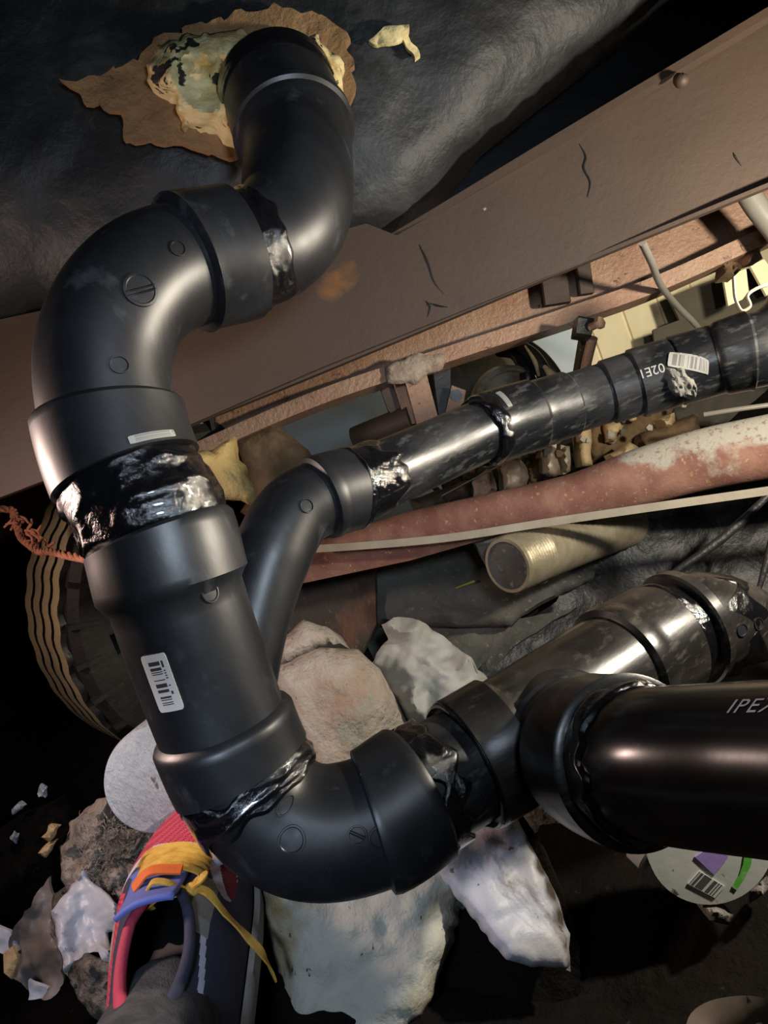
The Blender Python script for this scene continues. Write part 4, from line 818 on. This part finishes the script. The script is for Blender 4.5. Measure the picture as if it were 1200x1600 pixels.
sheet('plastic_bag', [(15, 1465, .86), (50, 1410, .87), (75, 1370, .88), (82, 1400, .87), (80, 1440, .86), (95, 1510, .84), (98, 1550, .83), (70, 1565, .83), (20, 1530, .85)], .004, pm('smoky_plastic', (0.20, 0.17, 0.15), (0.36, 0.34, 0.34), 10, 0.5, 0.7, 0.4, bump=.5, bsc=20), step=5, amp=.012, nsc=12, ridge=.026, rsc=12, rag=8, label='folded greyish brown plastic hanging left of the white torn bag', cat='bag')
sheet('plastic_bag', [(-20, 1440, .86), (15, 1455, .86), (28, 1485, .85), (5, 1490, .85), (-20, 1480, .86)], .004, m_bag, step=5, amp=.006, nsc=20, rag=3, label='small white plastic corner at the left picture edge', cat='bag')
sheet('plastic_bag', [(150, 1478, .78), (165, 1490, .78), (200, 1545, .77), (192, 1545, .77), (165, 1515, .78)], .004, m_bag, step=5, amp=.006, nsc=20, ridge=.006, rsc=20, label='thin white plastic strip beside the red heel of the shoe', cat='bag')
sheet('plastic_bag', [(46, 1530, .80), (72, 1545, .80), (66, 1560, .80), (44, 1562, .80)], .004, m_bag, step=5, amp=.006, nsc=20, rag=4, label='tiny white plastic shred at the bottom left under the smoky plastic', cat='bag')
sheet('dead_leaf', [(5, 1490, .83), (20, 1478, .83), (28, 1500, .82), (18, 1530, .82), (6, 1520, .82)], .004, m_junk, step=5, amp=.004, nsc=20, ridge=.006, rsc=20, label='curled tan leaf at the left edge below the white plastic corner', cat='leaf')
sheet('soil_heap', [(100, 1520, .79), (130, 1490, .79), (175, 1500, .78), (200, 1560, .77), (165, 1620, .76), (130, 1570, .77)], .06, m_soilgrey, ground=True, step=6, amp=.016, nsc=34, inflate=.02, infl_px=25, rag=8, label='small soil heap in front of the white torn bag at bottom', cat='soil')
for (x, y, lab) in ((72, 1300, 'upper curled tan leaf left of the wadding'), (68, 1325, 'lower curled tan leaf left of the wadding')):
    sheet('dead_leaf', [(x - 8, y + 8, .9), (x + 4, y - 8, .9), (x + 22, y - 10, .9), (x + 14, y + 6, .9), (x + 2, y + 14, .9)], .006, m_junk, step=3, amp=.008, nsc=60, inflate=.008, infl_px=8, rag=5, label=lab, cat='leaf')
for i, (x, y) in enumerate(((28, 1263), (66, 1240), (22, 1310))):
    sheet('paper_scrap', [(x - 8, y, .98), (x, y - 9, .98), (x + 9, y - 4, .98), (x + 6, y + 7, .98), (x - 5, y + 8, .98)], .006, m_bag, step=3, amp=.010, nsc=80, inflate=.006, infl_px=6, rag=9, label=('small white scrap on dark soil at far left', 'topmost small white scrap on dark soil by the tyre', 'lowest small white scrap on dark soil at far left')[i], cat='scrap')
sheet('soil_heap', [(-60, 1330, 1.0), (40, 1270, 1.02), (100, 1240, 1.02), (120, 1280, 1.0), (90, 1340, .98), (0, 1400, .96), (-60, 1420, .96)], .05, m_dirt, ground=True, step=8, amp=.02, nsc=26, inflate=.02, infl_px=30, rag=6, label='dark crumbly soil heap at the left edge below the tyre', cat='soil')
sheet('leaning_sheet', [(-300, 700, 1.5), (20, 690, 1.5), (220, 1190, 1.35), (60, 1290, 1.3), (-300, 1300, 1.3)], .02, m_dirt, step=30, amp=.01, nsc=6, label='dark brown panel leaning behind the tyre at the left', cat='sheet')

def fibres(parent, poly, n, r, mat, L=14):
    vs = []; fs = []
    xs = [p[0] for p in poly]; ys = [p[1] for p in poly]
    for _ in range(n):
        x = random.uniform(min(xs), max(xs)); y = random.uniform(min(ys), max(ys)); d = poly[0][2] - .055 * random.uniform(.75, 1.05)
        a = random.uniform(0, 6.28); prev = P(x, y, d + .01); b = None
        for k in range(5):
            p = P(x, y, d + .004 * random.uniform(-1, 1)); x += math.cos(a) * L / 4; y += math.sin(a) * L / 4; a += random.uniform(-.9, .9)
            e = len(vs)
            for q in range(3): vs.append(p + (Rv * math.cos(q * 2.094) + Uv * math.sin(q * 2.094)) * r * (1 - k / 6))
            if b is not None:
                for q in range(3): fs.append((b + q, b + (q + 1) % 3, e + (q + 1) % 3, e + q))
            b = e
    o = link('loose_fibres', vs, fs, mat, parent, 80); o['kind'] = 'stuff'
wad = [o for o in bpy.data.objects if o.name == 'fibre_wadding'][0]
fibres(wad, [(125, 1275, .905), (235, 1395, .9)], 420, .0006, m_fluff, 16)

# ================================================================== PERSON (own legs, one shoe)
per = thing('person', 'person sitting in charcoal trousers and a red, navy and white laced shoe', 'person', Vector((0, -0.42, 0.02)))
def skin_mesh(name, joints, edges, mat, parent):
    org = origin_of(parent); me = bpy.data.meshes.new(name)
    me.from_pydata([j[0] - org for j in joints], edges, []); me.materials.append(mat)
    o = bpy.data.objects.new(name, me); COL.objects.link(o); o.parent = parent
    md = o.modifiers.new('skin', 'SKIN'); sv = me.skin_vertices[0].data
    for i, j in enumerate(joints): sv[i].radius = (j[1], j[1]); sv[i].use_root = (i == 0)
    md.use_smooth_shade = True
    s2 = o.modifiers.new('sub', 'SUBSURF'); s2.levels = 2; s2.render_levels = 2
    dg = bpy.context.evaluated_depsgraph_get(); m2 = bpy.data.meshes.new_from_object(o.evaluated_get(dg)); o.modifiers.clear(); o.data = m2; m2.name = name
    m2.polygons.foreach_set('use_smooth', [True] * len(m2.polygons))
    return o
pel = Vector((0.0, -0.42, 0.14)); hipL = Vector((-0.09, -0.38, 0.13)); hipR = Vector((0.10, -0.38, 0.13))
kneeL = P(20, 2250, .33); ankL = P(268, 1640, .55); midL = P(180, 1800, .42)
heelL = P(275, 1600, .62); ballL = P(295, 1410, .76); toeL = P(300, 1345, .80)
kneeR = P(1300, 1730, .37); ankR = P(1900, 1700, .60)
body = skin_mesh('body', [(pel, .11), (hipL, .085), (kneeL, .055), (midL, .048), (ankL, .036), (ballL, .032), (toeL, .022), (hipR, .085), (kneeR, .06), (ankR, .036)],
                 [(0, 1), (1, 2), (2, 3), (3, 4), (4, 5), (5, 6), (0, 7), (7, 8), (8, 9)], m_skin, per)
tr = skin_mesh('trousers', [(pel, .125), (hipL, .10), (kneeL, .072), (midL, .062), (P(235, 1680, .50), .050), (P(272, 1545, .60), .040), (hipR, .10), (kneeR, .085), (ankR, .055)],
               [(0, 1), (1, 2), (2, 3), (3, 4), (4, 5), (0, 6), (6, 7), (7, 8)], m_trou, per)
skin_mesh('sock', [(P(262, 1600, .565), .040), (ankL, .040), (ballL, .036), (toeL, .024)], [(0, 1), (1, 2), (2, 3)], m_dark, per)
def shoe():
    heel = P(262, 1800, .50); toe = P(306, 1292, .81)
    Lv = (toe - heel); LN = Lv.length; t = Lv.normalized()
    side = (Rv * 0.92 - Fv * 0.40); side = (side - t * side.dot(t)).normalized()     # across, pointing right
    up = t.cross(side); up = up if up.dot(-Fv) > 0 else -up
    # width and height along the length (0 heel .. 1 toe)
    def prof(f):
        w = 0.036 + 0.016 * math.sin(math.pi * min(1, f * 1.05)) + 0.010 * math.exp(-((f - .68) / .22) ** 2)
        if f > .86: w *= math.sqrt(max(0.02, 1 - ((f - .86) / .14) ** 2 * .85))
        if f < .10: w *= math.sqrt(max(0.05, 1 - ((.10 - f) / .10) ** 2 * .7))
        h = 0.088 - 0.055 * max(0, (f - .35) / .65) ** .9 if f > .35 else 0.088
        return w, h
    nf, na = 260, 160; vs = []; fs = []; fm = []
    for i in range(nf + 1):
        f = i / nf; w, h = prof(f)
        for j in range(na + 1):
            a = math.pi * j / na                    # right edge (0) over the top to left edge (pi)
            x = math.cos(a); y = math.sin(a)
            X = w * (abs(x) ** .75) * (1 if x > 0 else -1) * (1 - .22 * y ** 2 * (1 if f < .6 else .4)); Y = h * y ** .8
            vs.append(heel + t * (f * LN) + side * X + up * Y)
    # opening in the top between f .08 and .52
    def opening(f, a): 
        if not .05 < f < .44: return False
        g = (f - .05) / .39; ww = .52 * math.sin(math.pi * min(1, g * .85 + .10)) ** .7
        return abs(a - math.pi / 2) < ww
    for i in range(nf):
        for j in range(na):
            f = (i + .5) / nf; a = math.pi * (j + .5) / na
            if opening(f, a): continue
            q = i * (na + 1) + j; fs.append((q, q + 1, q + na + 2, q + na + 1))
            r = a / math.pi          # 0 right (inner side) .. 1 left
            m = 0
            if f > .72:
                m = 0
                if r < .40: m = 2 if r > .12 + (f - .72) * .5 else 2
                if f > .9: m = 0
            band = .69 - .55 * abs(r - .62) ** 1.4
            if band - .0 < f < band + .055 and r > .30: m = 1
            if f <= band and r > .30: m = 0 if r > .78 else 3
            if r <= .40:
                m = 2
                s = f * 1.0 - .15 * math.sin(r * 9)
                if abs(r - (.30 - .22 * abs(f - .42))) < .016: m = 1          # white piping curve
                if .30 < f < .52 and r > .25 and r < .36: m = 4
                if ((f - .60) / .13) ** 2 + ((r - .25 - (f - .6) * .35) / .085) ** 2 < 1: m = 1
                if ((f - .585) / .10) ** 2 + ((r - .22 - (f - .6) * .35) / .05) ** 2 < 1: m = 5
                if f > .86 and r > .12: m = 0
            fm.append(m)
    sh = link('shoe', vs, fs, [m_red, m_lav, m_navy, m_navy, m_offw, m_maroon], per, 70, fm=fm)
    tag(sh, 'red mesh shoe with navy sides and white curves')
    md = sh.modifiers.new('solid', 'SOLIDIFY'); md.thickness = .003; md.offset = -1
    def at(f, r, lift=0.0):
        w, h = prof(f); a = math.pi * r; x = math.cos(a); y = math.sin(a)
        X = w * (abs(x) ** .75) * (1 if x > 0 else -1) * (1 - .22 * y ** 2 * (1 if f < .6 else .4)); Y = h * max(0, y) ** .8
        nrm = (side * x + up * y).normalized(); return heel + t * (f * LN) + side * X + up * Y + nrm * lift
    # sole
    vs = []; fs = []; lay = [(1.02, .006), (1.10, .003), (1.12, -.010), (1.08, -.024), (1.0, -.028)]; m = len(lay)
    ring = []
    for i in range(nf + 1): ring.append((i / nf, 1))
    for i in range(nf, -1, -1): ring.append((i / nf, -1))
    for (f, sg) in ring:
        w, h = prof(f)
        for k, z in lay: vs.append(heel + t * ((f - .5) * LN * (1.0 + (k - 1) * .18) + .5 * LN) + side * sg * w * k + up * z)
    n = len(ring)
    for i in range(n):
        for k in range(m - 1): a = i * m + k; b = ((i + 1) % n) * m + k; fs.append((a, b, b + 1, a + 1))
    fs.append(tuple(i * m + m - 1 for i in range(n)))
    tag(link('sole', vs, fs, m_offw, sh, 50), 'dirty off-white rubber sole')
    # black inner layer, painting in the shade inside the shoe
    vs = []; fs = []; n1, n2 = 40, 24
    for i in range(n1 + 1):
        for j in range(n2 + 1): vs.append(at(.03 + .8 * i / n1, j / n2, -.0045) - up * .001)
    for i in range(n1):
        for j in range(n2):
            f = .03 + .8 * (i + .5) / n1; a = math.pi * (j + .5) / n2
            if opening(f + .01, a) or opening(f - .01, a): continue
            a = i * (n2 + 1) + j; fs.append((a, a + 1, a + n2 + 2, a + n2 + 1))
    link('lining', vs, fs, m_dark, sh, 60)
    vs = [at(.02 + .8 * i / n1, 0.0 if k else 1.0, -.005) for i in range(n1 + 1) for k in (0, 1)]
    link('insole', vs, [(2 * i, 2 * i + 1, 2 * i + 3, 2 * i + 2) for i in range(n1)], m_dark, sh, 60)  # insole also black, as painted shade in the opening
    # tongue
    vs = []; fs = []; nx, ny = 16, 14
    for i in range(nx + 1):
        for j in range(ny + 1):
            f = .34 + .26 * i / nx; r = .5 + (j / ny - .5) * (.22 + .06 * i / nx) + .05; vs.append(at(f, r, .001 + (.010 * (1 - i / nx) ** 2)))
    for i in range(nx):
        for j in range(ny): a = i * (ny + 1) + j; fs.append((a, a + ny + 1, a + ny + 2, a + 1))
    tg = link('tongue', vs, fs, m_blu, sh, 60); md = tg.modifiers.new('s', 'SOLIDIFY'); md.thickness = .004
    # eyelet band and collar lining
    col_pts = []
    for k in range(33):
        g = k / 32; f = .055 + .38 * g; gg = (f - .05) / .39; ww = .52 * math.sin(math.pi * min(1, gg * .85 + .10)) ** .7; col_pts.append(at(f, (math.pi / 2 + ww) / math.pi, .001))
    cpth = Path(col_pts); tag(sweep('collar', cpth, [(0, .005), (cpth.n - 1, .004)], m_redp, sh, seg=12), 'red padded collar')
    col_pts = []
    for k in range(33):
        g = k / 32; f = .055 + .38 * g; gg = (f - .05) / .39; ww = .52 * math.sin(math.pi * min(1, gg * .85 + .10)) ** .7; col_pts.append(at(f, (math.pi / 2 - ww) / math.pi, .001))
    cpth = Path(col_pts); tag(sweep('collar', cpth, [(0, .005), (cpth.n - 1, .004)], m_navy, sh, seg=12), 'navy padded collar')
    # laces: flat bands across the tongue, then the bow
    def band(pts, w, th, name='lace', mat=m_lace):
        pth = Path(pts); vs = []; fs = []; n = 30; L = pth.n - 1
        for i in range(n + 1):
            p, tt, _, _ = pth.at(L * i / n); s = tt.cross(up).normalized(); u2 = s.cross(tt)
            for a_, b_ in ((-1, -.6), (0, -1), (1, -.6), (1, .6), (0, 1), (-1, .6)): vs.append(p + s * a_ * w / 2 + u2 * b_ * th / 2)
        for i in range(n):
            for k in range(6): a = i * 6 + k; b = i * 6 + (k + 1) % 6; fs.append((a, b, b + 6, a + 6))
        fs += [tuple(range(6)), tuple(range(n * 6, n * 6 + 6))[::-1]]
        return link(name, vs, fs, mat, sh, 60)
    for k in range(5):
        f = .498 + k * .028
        band([at(f + .012, .66 - .01 * k, .004), at(f + .005, .58, .013), at(f - .005, .48, .015), at(f - .012, .37, .010), at(f - .015, .33, .004)], .0068, .0028)
        if k < 4: band([at(f + .012, .36, .008), at(f + .025, .50, .012), at(f + .045, .64, .005)], .006, .0025)
    band([at(.472, .62, .010), at(.484, .54, .016), at(.472, .44, .014)], .010, .003, 'tongue_lining', m_orange)
    zc = at(.50, .50, .034)
    def px(x, y, d): return P(x, y, d)
    dd = (zc - CAM).dot(Fv)
    band([px(300, 1392, dd), px(268, 1380, dd - .02), px(240, 1378, dd - .022), px(230, 1392, dd - .02), px(232, 1412, dd - .012), px(238, 1420, dd)], .006, .0025)
    band([px(300, 1400, dd), px(280, 1396, dd - .012), px(255, 1402, dd - .015), px(245, 1400, dd - .01)], .006, .0025)
    band([px(296, 1390, dd), px(265, 1392, dd - .016), px(238, 1410, dd - .012), px(215, 1432, dd - .004), px(190, 1452, dd)], .008, .0025)
    band([px(298, 1385, dd - .004), px(325, 1395, dd - .014), px(350, 1425, dd - .01), px(385, 1462, dd), px(410, 1490, dd), px(430, 1530, dd + .01)], .007, .0025)
    band([px(300, 1380, dd), px(318, 1366, dd - .012), px(312, 1376, dd - .014), px(300, 1392, dd - .006)], .007, .003)
    sweep('lace_knot', Path([px(292, 1384, dd - .004), px(300, 1390, dd - .008), px(308, 1396, dd - .004)]), [(0, .002), (1, .007), (2, .002)], m_lace, sh, seg=16)
shoe()
tag(sheet('cream_disc', [(1090, 1625, .29), (1115, 1600, .29), (1155, 1588, .29), (1210, 1586, .29), (1270, 1610, .29), (1290, 1680, .29), (1230, 1740, .29), (1140, 1740, .29), (1090, 1685, .29)], .012, m_cap, step=12, inflate=.03, infl_px=95, rnd=2),
    'cream rounded plastic disc in the bottom right corner', 'disc')
